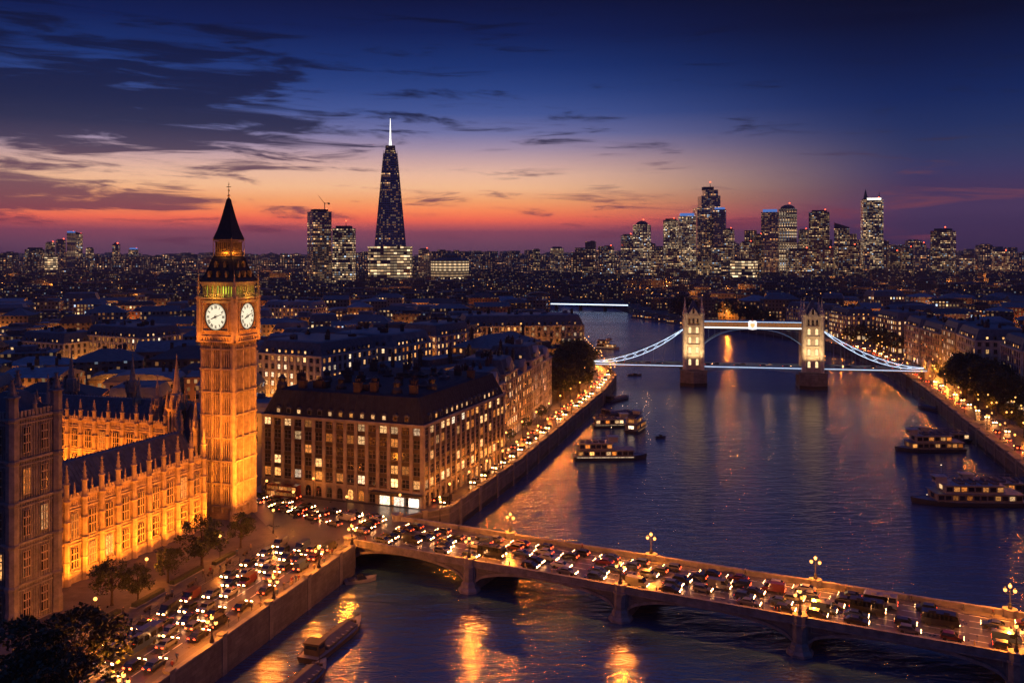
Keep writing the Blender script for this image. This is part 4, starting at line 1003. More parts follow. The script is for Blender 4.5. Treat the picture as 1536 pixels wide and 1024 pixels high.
# lit entrance canopy and shopfront panels on the corner
for x in (L_ for L_ in (41.5, 46.0, 50.6)):
    g = MB(); g.box(-1.5, 1.5, -.3, 0, 0, 2.9); g.build('shopfront', M['shop'], hotel).location = (x, -.5, .3)
q = MB(); q.box(-8, 8, -2.2, 0, 0, .25); q.box(-8, 8, -2.25, -2.15, -.3, .5); q.build('canopy', M['bronze'], hotel).location = (45.5, -.45, 3.6)
# terrace stepping away along the embankment
sdv = Vector((.238, .971)); q0 = Vector((-8.6, 313.5))
ter = [(24, 5, 3.7, 'cream', 'cream_plain', 'mansard', 5.5, 'pale stone terrace with a stepped gable beside the dark ribbed roof'), (20, 6, 3.5, 'hotel', 'hotel_pale', 'mansard', 5, 'taller sandstone terrace house second from the ribbed roof block'), (26, 5, 3.6, 'brick', 'hotel_pale', 'hip', 6, 'red brick terrace block midway along the embankment'), (22, 6, 3.5, 'hotel', 'cream_plain', 'mansard', 5.5, 'sandstone terrace block with bright upper windows before the trees'), (20, 5, 3.6, 'cream', 'cream_plain', 'mansard', 5, 'last pale terrace block, ending at the riverside trees')]
pos = q0.copy()
for (L_, fl, fh, wl, tm, rt, rh, lb) in ter:
    a = pos; b = pos + sdv * L_
    block('terrace_house', lb, 'terrace building', a, b, 20, fl, fh, 4.6, 3.1, wl, tm, rt, .55, 'shop', True, 5, ('front', 'left', 'right'), rh, ww=1.2, wh=2.1, most=60)
    g = MB(); g.add([(-3, -.35, 0), (3, -.35, 0), (3, -.35, 2), (1.6, -.35, 3.6), (0, -.35, 5.2), (-1.6, -.35, 3.6), (-3, -.35, 2), (-3, 2, 0), (3, 2, 0), (3, 2, 2), (1.6, 2, 3.6), (0, 2, 5.2), (-1.6, 2, 3.6), (-3, 2, 2)],
        [(0, 1, 2, 3, 4, 5, 6), (13, 12, 11, 10, 9, 8, 7), (1, 8, 9, 2), (2, 9, 10, 3), (3, 10, 11, 4), (4, 11, 12, 5), (5, 12, 13, 6), (6, 13, 7, 0)])
    root = [o for o in COL.objects if o.get('label') == lb][0]; g.build('gable', M[tm], root).location = (L_ * .5, 0, 4.6 + fl * fh)
    pos = b + sdv * .4
# middle distance blocks
def bk(pxl, pyl, pxr, pyr, depth, floors, label, wall='cream', trim='cream_plain', roof='mansard', lit=.5, z=6, **kw):
    p0, p1 = G(pxl, pyl, z), G(pxr, pyr, z)
    for f in (.2, .5, .8):
        e = Vector(p0).lerp(Vector(p1), f); n_ = (Vector(p1) - Vector(p0)).normalized(); lamp('POINT', (e.x + n_.y * 6.5, e.y - n_.x * 6.5, 11), 5500 if lit > .3 else 1500, (1, .32, .04), .5, name='street_light')  # added warm lights standing for uplights on the block front
    return block('stone_block', label, 'office building', p0, p1, depth, floors, kw.pop('fh', 3.7), 4.5, kw.pop('colw', 3.7), wall, trim, roof, lit, kw.pop('base', 'plain'), True, kw.pop('chim', 3), kw.pop('faces', ('front', 'right', 'left')), kw.pop('roof_h', 5.5), most=kw.pop('most', 70), **kw)
bk(386, 618, 482, 628, 40, 6, 'pale stone block with curved dark mansard directly right of the clock tower', lit=.55)
bk(492, 598, 590, 606, 36, 6, 'pale stone block with bright regular windows behind the chimneys', lit=.75, roofm='slate2')
bk(600, 574, 655, 579, 34, 6, 'narrow pale stone block with a lit attic, third from the clock tower', lit=.6)
bk(662, 560, 700, 562, 30, 5, 'small pale block half hidden left of the long amber palace front', lit=.5)
bk(694, 556, 876, 552, 30, 6, 'long amber floodlit riverside building behind the dark trees', wall='hotel', trim='hotel_pale', lit=.75, roof_h=6, chim=6, most=90, litk=('lit1', 'lit2', 'lit3'))
bk(645, 622, 735, 600, 24, 4, 'low dark roofed block behind the ribbed roof, one lit attic strip', wall='hotel', trim='hotel_pale', roof='flat', lit=.4, most=30)
bk(735, 592, 812, 574, 24, 5, 'dark gabled block behind the terrace near the riverside trees', wall='brick', trim='hotel_pale', roof='hip', lit=.4, most=40)
bk(560, 640, 640, 626, 20, 4, 'unlit dark slate roofed block between the chimneys and the pale blocks', wall='brick', trim='hotel_pale', roof='hip', lit=.15, most=20)
bk(128, 560, 210, 568, 30, 5, 'pale block with brightly lit rear windows behind the courtyard turrets', lit=.75, most=60)
bk(30, 560, 95, 566, 24, 4, 'dim pale block behind the courtyard turrets, left of the bright one', lit=.2, most=30)
bk(395, 500, 470, 502, 26, 5, 'grey block with a curved lead roof beyond the clock tower dials', lit=.3, most=40, roofm='lead')
# opposite bank
def rb_block(s0, s1, depth, floors, label, off=-20, **kw):
    pl = offs(RBK, off)
    def at(s):
        acc = 0
        for (x0, y0), (x1, y1) in zip(pl[:-1], pl[1:]):
            L = math.hypot(x1 - x0, y1 - y0)
            if acc + L >= s: f = (s - acc) / L; return (x0 + (x1 - x0) * f, y0 + (y1 - y0) * f)
            acc += L
        return pl[-1]
    return block('stone_block', label, 'riverside building', at(s1), at(s0), depth, floors, 3.7, 4.8, kw.pop('colw', 3.8), kw.pop('wall', 'cream'), kw.pop('trim', 'cream_plain'), kw.pop('roof', 'mansard'), kw.pop('lit', .45), kw.pop('base', 'shop'), True, 3, ('front', 'left', 'right'), kw.pop('roof_h', 5.5), most=60, **kw)
rb_block(150, 188, 30, 8, 'tall dark riverside building at the picture edge behind the big trees', wall='hotel', trim='hotel_pale', lit=.4, off=-22)
rb_block(192, 226, 28, 7, 'pale riverside building just beyond the tall edge building', lit=.4, off=-24)
rb_block(262, 296, 28, 6, 'brick riverside building behind the big trees of the opposite bank', wall='brick', trim='cream_plain', lit=.3, off=-30)
rb_block(312, 350, 26, 6, 'pale fluted riverside building level with the end of the bascule bridge', lit=.35, off=-22)
rb_block(354, 384, 26, 6, 'amber floodlit riverside building beside the bridge approach', wall='hotel', trim='hotel_pale', lit=.8, off=-22, litk=('lit1', 'lit3', 'lit2'))
rb_block(390, 430, 26, 5, 'dim brick building beyond the amber one on the opposite bank', wall='brick', trim='hotel_pale', lit=.35, off=-22)
rb_block(436, 470, 26, 5, 'dim pale building on the opposite bank near the river bend', lit=.4, off=-22)
rb_block(500, 540, 24, 5, 'small lit block among trees seen between the bridge towers', wall='hotel', trim='hotel_pale', lit=.7, off=-24)
rb_block(600, 640, 24, 4, 'low block by the river bend seen left of the bridge towers', wall='hotel', lit=.7, off=-24, litk=('lit3', 'lit1'))
rb_block(660, 715, 24, 4, 'long low amber block by the river bend beyond the low bridge', wall='hotel', lit=.7, off=-24, litk=('lit3', 'lit1'))
# lamps that wash the amber fronts
for x in (-24, -10, 4, 18, 32): lamp('POINT', (x, 544.6 + (x + 29.8) * .17 - 7, 9), 16000, (1, .30, .03), .4, name='floodlight')
for s_ in (358, 369, 380, 322, 340):
    pl_ = offs(RBK, -15); acc = 0
    for (x0, y0), (x1, y1) in zip(pl_[:-1], pl_[1:]):
        L = math.hypot(x1 - x0, y1 - y0)
        if acc <= s_ < acc + L: f = (s_ - acc) / L; lamp('POINT', (x0 + (x1 - x0) * f, y0 + (y1 - y0) * f, 10), 9000 if s_ > 350 else 4000, (1, .30, .03), .4, name='floodlight')
        acc += L
# ------------------------------------------------------------------ bascule bridge with twin towers
T0 = Vector((106.8, 530.0)); T1 = Vector((172.3, 518.0))
bd = (T1 - T0).normalized(); SPAN = (T1 - T0).length; bang = math.atan2(bd.y, bd.x)
tb = thing('bascule_bridge', 'twin-towered gothic bascule bridge with blue-white lit suspension chains over the river', 'bridge', (T0.x, T0.y, 0), bang)
M['pale_stone'] = brick_mat('pale_granite', (.36, .32, .26), (.42, .37, .30), 1.3, .6, .015, .8, .3, .2); M['pale_trim'] = mat('pale_granite_trim', (.42, .38, .31), .75, .3, .4)
M['pier_stone'] = brick_mat('granite_pier', (.12, .11, .10), (.15, .14, .125), 2.0, .9, .02, .85, .4, .4); M['blue_steel'] = mat('blue_painted_steel', (.12, .22, .36), .45, .2, 1.0)
M['ledblue'] = glow('bridge_led_blue', (.25, .5, 1.0), .45); M['crest'] = glow('lit_crest', (1, .9, .86), 1.3); M['winlit'] = glow('floodlit_recess', (1, .7, .34), 1.5)  # tower window panes glow by their own emission
DZ = 11.4
def tower_of(x):
    p = MB(); p.loft([[(x + a * 7.6, b * 9 if abs(a) else b * 12, z) for a, b in ((-1, -1), (0, -1.38 * 9 / 12), (1, -1), (1, 1), (0, 1.38 * 9 / 12), (-1, 1))] for z in (-2, 8.6)])
    p.box(x - 7.9, x + 7.9, -9.6, 9.6, 8.6, 9.4); pr = p.build('pier', M['pier_stone'], tb, uv=True)
    q = MB(); q.loft([[(x + a * 7.7, b * 9.1 if abs(a) else b * 12.1, z) for a, b in ((-1, -1), (0, -1.38 * 9 / 12), (1, -1), (1, 1), (0, 1.38 * 9 / 12), (-1, 1))] for z in (-2, 2.2)]); q.build('tide_band', M['black'], pr)
    b = MB(); h = 4.9; z1 = 41.0
    for s in (-1, 1): b.box(x + s * 4.9 - (1.2 if s > 0 else -1.2) - .0, x + s * 4.9, -5.6, 5.6, 9.4, 19) if False else None
    b.box(x - h, x + h, -5.8, 5.8, 9.4, z1)
    t = MB()
    for z in (17.8, 23.6, 29.4, 34.8, 40.4): t.box(x - h - .35, x + h + .35, -6.15, 6.15, z, z + .5)
    for sx_ in (-1, 1):
        for sy_ in (-1, 1):
            t.lathe([(1.55, 9.4), (1.4, 12), (1.35, 41), (1.6, 41.3), (1.6, 42.4), (1.1, 42.5), (1.0, 44.4), (1.25, 44.6), (.7, 45.2), (.12, 50.2), (.22, 50.4), (.03, 51.4)], 8, x + sx_ * h, sy_ * 5.8)
    for k in range(9):
        t.box(x - h + .6 + k * 1.1, x - h + 1.15 + k * 1.1, -6.1, -5.6, 40.9, 41.9)
    bo = b.build('tower', M['pale_stone'], tb, uv=True); t.build('turrets_and_bands', M['pale_trim'], bo)
    r = MB(); r.loft([[(x + a * 4.3, b_ * 5.2, 41.0) for a, b_ in ((-1, -1), (1, -1), (1, 1), (-1, 1))], [(x + a * .7, b_ * 1.4, 49.0) for a, b_ in ((-1, -1), (1, -1), (1, 1), (-1, 1))], [(x + a * .5, b_ * 1.2, 49.4) for a, b_ in ((-1, -1), (1, -1), (1, 1), (-1, 1))]])
    r.box(x - .05, x + .05, -.05, .05, 49.4, 52.5); r.build('roof', M['slate'], bo)
    g = MB()
    for y in (-6.0,): g.add([(x - 2.4, y, 41), (x + 2.4, y, 41), (x + 2.4, y, 42.5), (x, y, 46), (x - 2.4, y, 42.5), (x - 2.4, 0, 41), (x + 2.4, 0, 41), (x + 2.4, 0, 42.5), (x, 0, 46), (x - 2.4, 0, 42.5)], [(0, 1, 2, 3, 4), (9, 8, 7, 6, 5), (1, 6, 7, 2), (2, 7, 8, 3), (3, 8, 9, 4), (4, 9, 5, 0)])
    g.build('gable', M['pale_trim'], bo)
    wn = window_mesh(1.5, 2.9, 'arch', 'winlit'); wd = window_mesh(1.0, 2.6, 'arch', 'glass')
    for z in (12.0, 19.0, 24.8, 30.6):
        for xx in (-2.1, 2.1): put('window', wn, bo, (x + xx, -5.86, z), 0)
    for z in (36.0,):
        for xx in (-2.3, 0, 2.3): put('window', wd, bo, (x + xx, -5.86, z), 0)
    put('window', wd, bo, (x, -6.06, 42.2), 0)
    for sgn, fa in ((1, math.pi / 2), (-1, -math.pi / 2)):
        for z in (19.0, 24.8, 30.6): put('window', wn, bo, (x + sgn * (h + .06), -.8, z), fa)
tower_of(0); tower_of(SPAN)
d = MB(); d.box(-62, -5.0, -5.5, 5.5, DZ - 1.0, DZ); d.box(SPAN + 5.0, SPAN + 62, -5.5, 5.5, DZ - 1.0, DZ); d.build('approach_deck', M['asphalt'], tb)
for x0, sg in ((5.0, 1), (SPAN - 5.0, -1)):
    ba = MB(); n = 12; L = SPAN / 2 - 5.1
    for k in range(n):
        f0, f1 = k / n, (k + 1) / n; z0, z1 = DZ - 1 - 3.2 * (1 - f0) ** 2, DZ - 1 - 3.2 * (1 - f1) ** 2; xa, xb = x0 + sg * L * f0, x0 + sg * L * f1
        for y in (-5.6, -5.2, 5.2, 5.6): ba.quad((xa, y, z0), (xb, y, z1), (xb, y, DZ - .1), (xa, y, DZ - .1))
        ba.quad((xa, -5.6, z0), (xb, -5.6, z1), (xb, 5.6, z1), (xa, 5.6, z0)); ba.quad((xa, -5.5, DZ), (xb, -5.5, DZ), (xb, 5.5, DZ), (xa, 5.5, DZ))
    bo = ba.build('bascule_leaf', M['blue_steel'], tb)
def led(pts, r, name='light_line', parent=None, m='led'):
    b = MB(); b.path(pts, r, 4); return b.build(name, M[m], parent or tb)
for y in (-5.8, 5.8):
    for x0, x1 in ((-62, -5.4), (5.4, SPAN - 5.4), (SPAN + 5.4, SPAN + 62)):
        p = MB(); p.box(x0, x1, y - .1, y + .1, DZ, DZ + 1.1); 
        for k in range(int((x1 - x0) / 2)): p.box(x0 + k * 2, x0 + k * 2 + .25, y - .16, y + .16, DZ - .3, DZ + 1.25)
        q = p.build('railing', M['blue_steel'], tb)
        if y < 0: led([(x0, y - .22, DZ - .05), (x1, y - .22, DZ - .05)], .12, 'light_line', q)
# high walkways
for y in (-4.2, 4.2):
    w = MB(); w.box(5.0, SPAN - 5.0, y - 1.5, y + 1.5, 33.6, 34.3); w.box(5.0, SPAN - 5.0, y - 1.5, y + 1.5, 37.2, 37.7)
    n = 26
    for k in range(n):
        xa = 5 + (SPAN - 10) * k / n; xb = 5 + (SPAN - 10) * (k + 1) / n
        for yy in (y - 1.45, y + 1.45): w.tube((xa, yy, 34.3), (xb, yy, 37.2), .09, None, 4); w.tube((xb, yy, 34.3), (xa, yy, 37.2), .09, None, 4); w.tube((xa, yy, 34.3), (xa, yy, 37.2), .12, None, 4)
    wk = w.build('high_walkway', M['blue_steel'], tb)
    if y < 0:
        b = MB(); b.box(5.4, SPAN - 5.4, y - 1.62, y - 1.52, 33.7, 34.5); b.build('light_strip', M['ledw'], wk)
        led([(5.4, y - 1.66, 37.5), (SPAN - 5.4, y - 1.66, 37.5)], .1, 'light_line', wk)
        g = MB(); g.box(5.4, SPAN - 5.4, y - 1.2, y - 1.1, 34.7, 37.0); g.build('glazing', M['lit3'], wk)
    n = 16
    a = MB()                                          # arched bracing hung below the walkway
    arc = [(5.2 + (SPAN - 10.4) * k / n, y - 1.3, 33.4 - 9.5 * abs(2 * k / n - 1) ** 2.6) for k in range(n + 1)]
    a.path(arc, .28, 5)
    for p_ in arc: a.tube(p_, (p_[0], p_[1], 33.8), .08, None, 4)
    ar_ = a.build('arch_brace', M['blue_steel'], wk)
    if y < 0: led([(x, yy - .32, z) for x, yy, z in arc], .06, 'light_line', ar_, 'ledblue')
# crest over the middle of the walkway
c_ = MB(); xm = SPAN / 2
c_.loft([[(xm + a, y, 33.2 + z) for a, z in ((-2.3, 0.2), (0, -.2), (2.3, .2), (2.4, 4.6), (1.3, 5.2), (0, 4.8), (-1.3, 5.2), (-2.4, 4.6))] for y in (-6.1, -5.9)])
cr = c_.build('crest', M['crest'], tb)
c_ = MB(); c_.loft([[(xm + a, y, 35.5 + z) for a, z in ((0, -1.5), (1.2, -.2), (1.2, 1.2), (-1.2, 1.2), (-1.2, -.2))] for y in (-6.22, -6.1)]); c_.box(xm - .09, xm + .09, -6.3, -6.22, 34.2, 36.7, 0); c_.build('shield', M['redlamp'], cr)
c_ = MB(); c_.pyr(xm, -6.0, 38.0, .8, .3, 2.4); c_.build('crest_finial', M['gilt'], cr)
# suspension chains: double chord, lattice, hangers
def chain(x_t, sg, y):
    L = 54.0; n = 18; up, lo = [], []
    for k in range(n + 1):
        f = k / n; x = x_t + sg * (5.2 + L * f); zt_ = DZ + 1.4 + 20.2 * (1 - f) ** 1.75; th = 2.6 * math.sin(math.pi * min(1, f * 1.02)) ** .8 * (1 - .25 * f) + .25
        up.append((x, y, zt_ + .4)); lo.append((x, y, zt_ + .4 - th))
    ch = MB(); ch.path(up, .24, 6); ch.path(lo, .24, 6)
    for k in range(n): ch.tube(up[k], lo[k + 1], .1, None, 4); ch.tube(lo[k], up[k + 1], .1, None, 4); ch.tube(up[k], lo[k], .1, None, 4)
    for k in range(2, n - 1, 2):
        if lo[k][2] > DZ + 1.3: ch.tube(lo[k], (lo[k][0], y, DZ), .07, None, 4)
    o = ch.build('suspension_chain', M['blue_steel'], tb)
    if y < 0:
        led([(x, yy - .3, z) for x, yy, z in up], .13, 'light_line', o); led([(x, yy - .3, z) for x, yy, z in lo], .13, 'light_line', o)
        b = MB()
        for k in range(1, n): b.tube((up[k][0], y - .3, up[k][2]), (lo[k + 1 if k % 2 else k - 1][0], y - .3, lo[k + 1 if k % 2 else k - 1][2]), .07, None, 4)
        b.build('lattice_light', M['led'], o)
for x_t, sg in ((0, -1), (SPAN, 1)):
    for y in (-5.6, 5.6): chain(x_t, sg, y)
for x in (-62, SPAN + 62):
    b = MB(); b.box(x - 2.4, x + 2.4, -6.6, 6.6, -2, DZ - .1)
    for y in (-6, 6): b.lathe([(1.2, DZ - .2), (1.1, DZ + 4), (1.4, DZ + 4.3), (.1, DZ + 6.5)], 8, x, y)
    b.build('abutment_tower', M['pale_stone'], tb, uv=True)
def tbw(x, y, z): q = T0 + bd * x + Vector((-bd.y, bd.x)) * y; return (q.x, q.y, z)
for x in (0, SPAN):
    for dx, pw in ((-3, 1), (3, 1)): lamp('SPOT', tbw(x + dx, -17, 11), 22000, (1, .62, .28), .4, tbw(x + dx * .3, -5, 27), 66, .8, 'floodlight')
for x in range(-55, int(SPAN) + 60, 14): lamp('POINT', tbw(x, 0, DZ + 4), 500, (1, .5, .2), .3, name='deck_light')
# low lit bridge at the river bend
fb = thing('low_bridge', 'low flat bridge outlined in blue-white light at the distant river bend', 'bridge', (-4, 1252, 0), math.atan2(-52, 160))
b = MB(); b.box(0, 168, -6, 6, 7.0, 8.4); b.build('deck', M['wallstone'], fb)
for x in (34, 68, 102, 136): q = MB(); q.lathe([(2.6, -1), (2.2, 7.0)], 8, x, 0); q.build('pier', M['wallstone'], fb)
b = MB(); b.box(0, 168, -6.5, -6.05, 7.6, 8.9); b.build('light_strip', M['led'], fb)
b = MB(); b.box(0, 168, -6.2, -6.0, 8.9, 9.9); b.build('railing', M['blue_steel'], fb)
# ------------------------------------------------------------------ skyline: each tower on its own
CM = {}
CM['dark'] = city_mat('tower_dark', (.20, .21, .25), 4.4, 4.4, .80, .52, .40, 1.1, .12, cool=.05, glassy=True)
CM['office'] = city_mat('tower_office', (.24, .21, .18), 3.6, 4.2, .84, .50, .60, 1.05, .40, ((1, .54, .22), (1, .78, .46)))
CM['band'] = city_mat('tower_band', (.20, .16, .12), 7.0, 6.2, .94, .55, .93, 1.3, .6, ((1, .58, .26), (1, .76, .44)), cool=.0)
CM['amber'] = city_mat('tower_amber', (.22, .16, .11), 4.2, 4.4, .78, .48, .5, 1.05, .25, ((1, .48, .16), (1, .72, .36)))
CM['glassy'] = city_mat('tower_glass', (.24, .27, .35), 4.0, 5.0, .80, .5, .24, 1.15, .10, cool=.02, glassy=True)
CM['mid'] = city_mat('tower_mid', (.20, .18, .17), 4.0, 4.2, .80, .50, .50, .95, .25, ((1, .46, .16), (1, .72, .38)))
M['dark_roof'] = mat('flat_roof', (.036, .038, .045), .7, .4, .2)
M['bluecap'] = glow('lit_tower_crown', (.15, .35, 1), .55)
def sky_tower(label, pxl, pxr, pyt, Y, style, zbase=6, shape='box', crown='flat', depth=None, mast=0, name='tower_block', ang=None, cat='skyscraper', red=True, rs=[0]):
    rs[0] += 1; rr = random.Random(rs[0])
    xc = ((pxl + pxr) / 2 - 768) / FPX * Y; w = (pxr - pxl) / FPX * Y; zt_ = ZAT(pyt, Y); hgt = zt_ - zbase
    va = math.atan2(-xc, Y); ang = (rr.uniform(-.35, .35) if ang is None else ang) + va
    a_ = abs(ang - va); d = depth or w * .8; w_ = (w - d * math.sin(a_)) / math.cos(a_)
    root = thing(name, label, cat, (xc, Y + d / 2, zbase), ang)
    b = MB(); P = [(-w_ / 2, -d / 2), (w_ / 2, -d / 2), (w_ / 2, d / 2), (-w_ / 2, d / 2)]
    if shape == 'box': b.prism(P, 0, hgt)
    elif shape == 'step':
        b.prism(P, 0, hgt * .80); b.prism([(x * .74 + w_ * .05, y * .8) for x, y in P], hgt * .80, hgt * .93); b.prism([(x * .5 + w_ * .1, y * .6) for x, y in P], hgt * .93, hgt)
    elif shape == 'round':
        n = 16; b.prism([(w_ / 2 * math.cos(2 * math.pi * i / n), d / 2 * math.sin(2 * math.pi * i / n)) for i in range(n)], 0, hgt)
    elif shape == 'chamfer':
        k = w_ * .18; b.prism([(-w_ / 2 + k, -d / 2), (w_ / 2 - k, -d / 2), (w_ / 2, -d / 2 + k), (w_ / 2, d / 2), (-w_ / 2, d / 2), (-w_ / 2, -d / 2 + k)], 0, hgt)
    b.build('shaft', CM[style], root, uv=True)
    c = MB(); s = .72 if shape != 'step' else .4
    if crown == 'flat': c.prism([(x * s, y * s) for x, y in P], hgt, hgt + w * .10)
    elif crown == 'slope': c.loft([[(x * .98, y * .98, hgt) for x, y in P], [(P[0][0] * .98, P[0][1] * .98, hgt + w * .42), (P[1][0] * .98, P[1][1] * .98, hgt + w * .1), (P[2][0] * .98, P[2][1] * .98, hgt + w * .1), (P[3][0] * .98, P[3][1] * .98, hgt + w * .42)]])
    elif crown == 'dome': c.lathe([(w_ * .42, hgt), (w_ * .36, hgt + w * .12), (w_ * .2, hgt + w * .2), (.1, hgt + w * .24)], 12)
    elif crown == 'crownlit': c.prism([(x * .8, y * .8) for x, y in P], hgt, hgt + w * .16)
    elif crown == 'spikes':
        c.prism([(x * .9, y * .9) for x, y in P], hgt, hgt + w * .08); c.pyr(-w_ * .32, 0, hgt, w_ * .22, d * .5, w * .55); c.pyr(w_ * .36, 0, hgt, w_ * .08, d * .3, w * .42)
    c.build('crown', M['bluecap'] if crown == 'crownlit' else M['dark_roof'], root)
    if crown == 'spikes': q = MB(); q.box(-w_ * .3, w_ * .4, -d * .46, -d * .4, hgt - w * .02, hgt + w * .1); q.build('lit_parapet', M['ledw'], root)
    if mast: q = MB(); q.tube((w_ * .1, 0, hgt), (w_ * .1, 0, hgt + mast), w * .018 + .25, .15, 5); q.build('mast', M['dark_roof'], root)
    if red:
        zr = hgt + (mast if mast else w * .12); q = MB(); q.ball((w_ * .1 if mast else w_ * .3, -d * .3 if not mast else 0, zr), max(.9, Y * .0007), 0, 6, 4); q.build('beacon', M['redlamp'], root)
    taken(xc, Y + d / 2, max(w, d) * .62); return root
YR = 2350
for a in [
    ('slender tower with a ragged dark top, first of the eastern cluster', 951, 978, 337, YR, 'office', dict(crown='dome', mast=14)),
    ('shorter dark tower in front of the first eastern tower', 932, 951, 353, YR - 150, 'mid', dict()),
    ('low dotted block at the start of the eastern cluster', 905, 922, 370, YR - 100, 'mid', dict()),
    ('bright office slab, left one of a pair', 997, 1020, 330, YR, 'office', dict(depth=40)),
    ('bright office slab with a flat lid, right one of a pair', 1019, 1046, 324, YR + 40, 'office', dict(depth=40, crown='crownlit')),
    ('tallest stepped tower of the eastern cluster with two antenna tips', 1043, 1088, 284, YR + 80, 'dark', dict(shape='step', mast=22)),
    ('dark shoulder tower leaning against the tallest stepped tower', 1072, 1091, 314, YR + 20, 'glassy', dict(crown='crownlit')),
    ('mid height tower at the right foot of the stepped tower', 1086, 1103, 344, YR - 60, 'mid', dict()),
    ('dark glass tower with a blue lit cap, left of a domed tower', 1145, 1171, 318, YR, 'dark', dict(crown='crownlit', shape='chamfer')),
    ('domed tower with a bright lantern top', 1171, 1199, 313, YR + 60, 'office', dict(shape='round', crown='dome', mast=16)),
    ('flat topped dark tower with red corner lights', 1218, 1248, 318, YR, 'amber', dict()),
    ('small dark tower right of the flat topped one', 1255, 1277, 343, YR - 80, 'mid', dict(crown='slope')),
    ('lone tall tower with a horned crown and white vertical light ribs', 1297, 1329, 300, YR - 40, 'office', dict(crown='spikes', ang=.15)),
    ('dark tower with four antenna tips near the right edge', 1404, 1439, 346, YR, 'mid', dict(mast=10)),
    ('broad low block with a dotted front below the blue capped tower', 1184, 1222, 376, YR - 300, 'mid', dict()),
    ('broad low block below the flat topped dark tower', 1228, 1256, 374, YR - 320, 'amber', dict()),
    ('broad low block at the foot of the small sloping tower', 1262, 1292, 370, YR - 330, 'mid', dict()),
    ('wide amber hall with striped windows below the stepped tower', 1100, 1140, 392, YR - 420, 'band', dict(red=False)),
    ('short office block between the stepped and blue capped towers', 1112, 1132, 364, YR, 'mid', dict()),
    ('thin dark block beside the blue capped tower', 1132, 1146, 352, YR + 60, 'dark', dict()),
    ('low cluster block left of the lone horned tower', 1200, 1216, 345, YR + 150, 'mid', dict()),
    ('low office row right of the lone horned tower', 1334, 1352, 378, YR, 'mid', dict()),
    ('rounded low tower between the horned and four tip towers', 1356, 1372, 372, YR - 40, 'amber', dict()),
    ('dark stub tower with red tip between the horned and four tip towers', 1374, 1392, 366, YR + 40, 'dark', dict()),
    ('small lit block at the far right of the skyline', 1444, 1466, 384, YR - 60, 'mid', dict(red=False)),
    ('small domed block at the picture edge of the skyline', 1494, 1518, 378, YR, 'mid', dict(crown='dome')),
    ('square block in front of the bright slab pair', 1000, 1022, 376, YR - 250, 'amber', dict(red=False)),
    ('amber column block in front of the stepped tower', 1046, 1066, 385, YR - 330, 'amber', dict(red=False)),
    ('office block in front of the stepped tower, right of the amber one', 1070, 1098, 372, YR - 260, 'mid', dict(red=False)),
    ('office block left of the bright slab pair', 978, 996, 376, YR - 120, 'mid', dict(red=False)),
    ('pair topped block left of the bend towers', 826, 846, 372, YR + 100, 'mid', dict(red=False)),
    ('slim tower above the river bend', 800, 810, 374, YR + 100, 'mid', dict(red=False)),
    ('block above the river bend with a lit white front', 874, 890, 392, YR - 500, 'amber', dict(red=False)),
    ('slim dark tower standing right of the broad pyramid podium', 627, 643, 374, 2150, 'dark', dict()),
    ('dark residential tower with a crane on top, left of the glass spire', 458, 494, 317, 1750, 'dark', dict(ang=.28)),
    ('lighter striped tower with dark cap beside the crane tower', 496, 531, 342, 1680, 'office', dict(ang=-.2, mast=14)),
    ('dark flat tower in the small western cluster, left one', 66, 79, 364, 2900, 'mid', dict()),
    ('dark tower in the small western cluster with a red tip', 81, 95, 360, 2900, 'dark', dict()),
    ('blue topped tower, tallest of the western cluster', 97, 111, 349, 2900, 'dark', dict(shape='round', crown='crownlit')),
    ('curved tower right beside the blue topped one', 108, 121, 352, 3000, 'mid', dict(crown='slope')),
    ('low wide block at the left of the western cluster', 33, 61, 374, 2900, 'mid', dict(red=False)),
    ('short square tower between the western cluster and the rounded one', 127, 138, 372, 2900, 'mid', dict(red=False)),
    ('rounded dark tower east of the western cluster', 167, 178, 366, 2900, 'dark', dict(crown='dome')),
    ('small blue roofed tower east of the rounded one', 191, 205, 374, 2900, 'mid', dict(crown='crownlit')),
    ('white floodlit low block at the foot of the western cluster', 64, 82, 386, 2500, 'band', dict(red=False)),
    ('dark slab rising between the eastern towers behind the low blocks', 1296, 1306, 376, YR - 250, 'dark', dict(red=False)),
]:
    lb, l, r, t, Y, st_, kw = a; sky_tower(lb, l, r, t, Y, st_, **kw)
# glass spire tower on a banded podium
YS = 1960; xs = (585.5 - 768) / FPX * YS; k = YS / FPX
sp_ = thing('spire_tower', 'tapering glass spire tower with glowing white needle above a banded podium', 'skyscraper', (xs, YS, 6), math.atan2(-xs, YS))
def oct_(w, z, c=.22): h = w / 2; q = h * c; return [(-h + q, -h, z), (h - q, -h, z), (h, -h + q, z), (h, h - q, z), (h - q, h, z), (-h + q, h, z), (-h, h - q, z), (-h, -h + q, z)]
z1, z2, z3 = ZAT(371, YS) - 6, ZAT(231, YS) - 6, ZAT(219, YS) - 6
b = MB(); n = 24
b.loft([oct_(46 * k * (1 - f) + 20 * k * f, z1 + (z2 - z1) * f) for f in (0, .25, .5, .75, 1)]); b.build('shaft', CM['glassy'], sp_, uv=True)
b = MB()
for sx_ in (-1, 1):
    for c_ in ((sx_ * .78, -1), (sx_, -.78)):
        b.tube((c_[0] * 23 * k, c_[1] * 23 * k, z1), (c_[0] * 10 * k, c_[1] * 10 * k, z2 + 6), .7, .5, 4)
b.build('edge_fins', M['lead'], sp_)
b = MB(); b.loft([oct_(18 * k, z2), oct_(15 * k, z2 + (z3 - z2) * .5), oct_(14 * k, z3)]); b.build('crown', CM['amber'], sp_, uv=True)
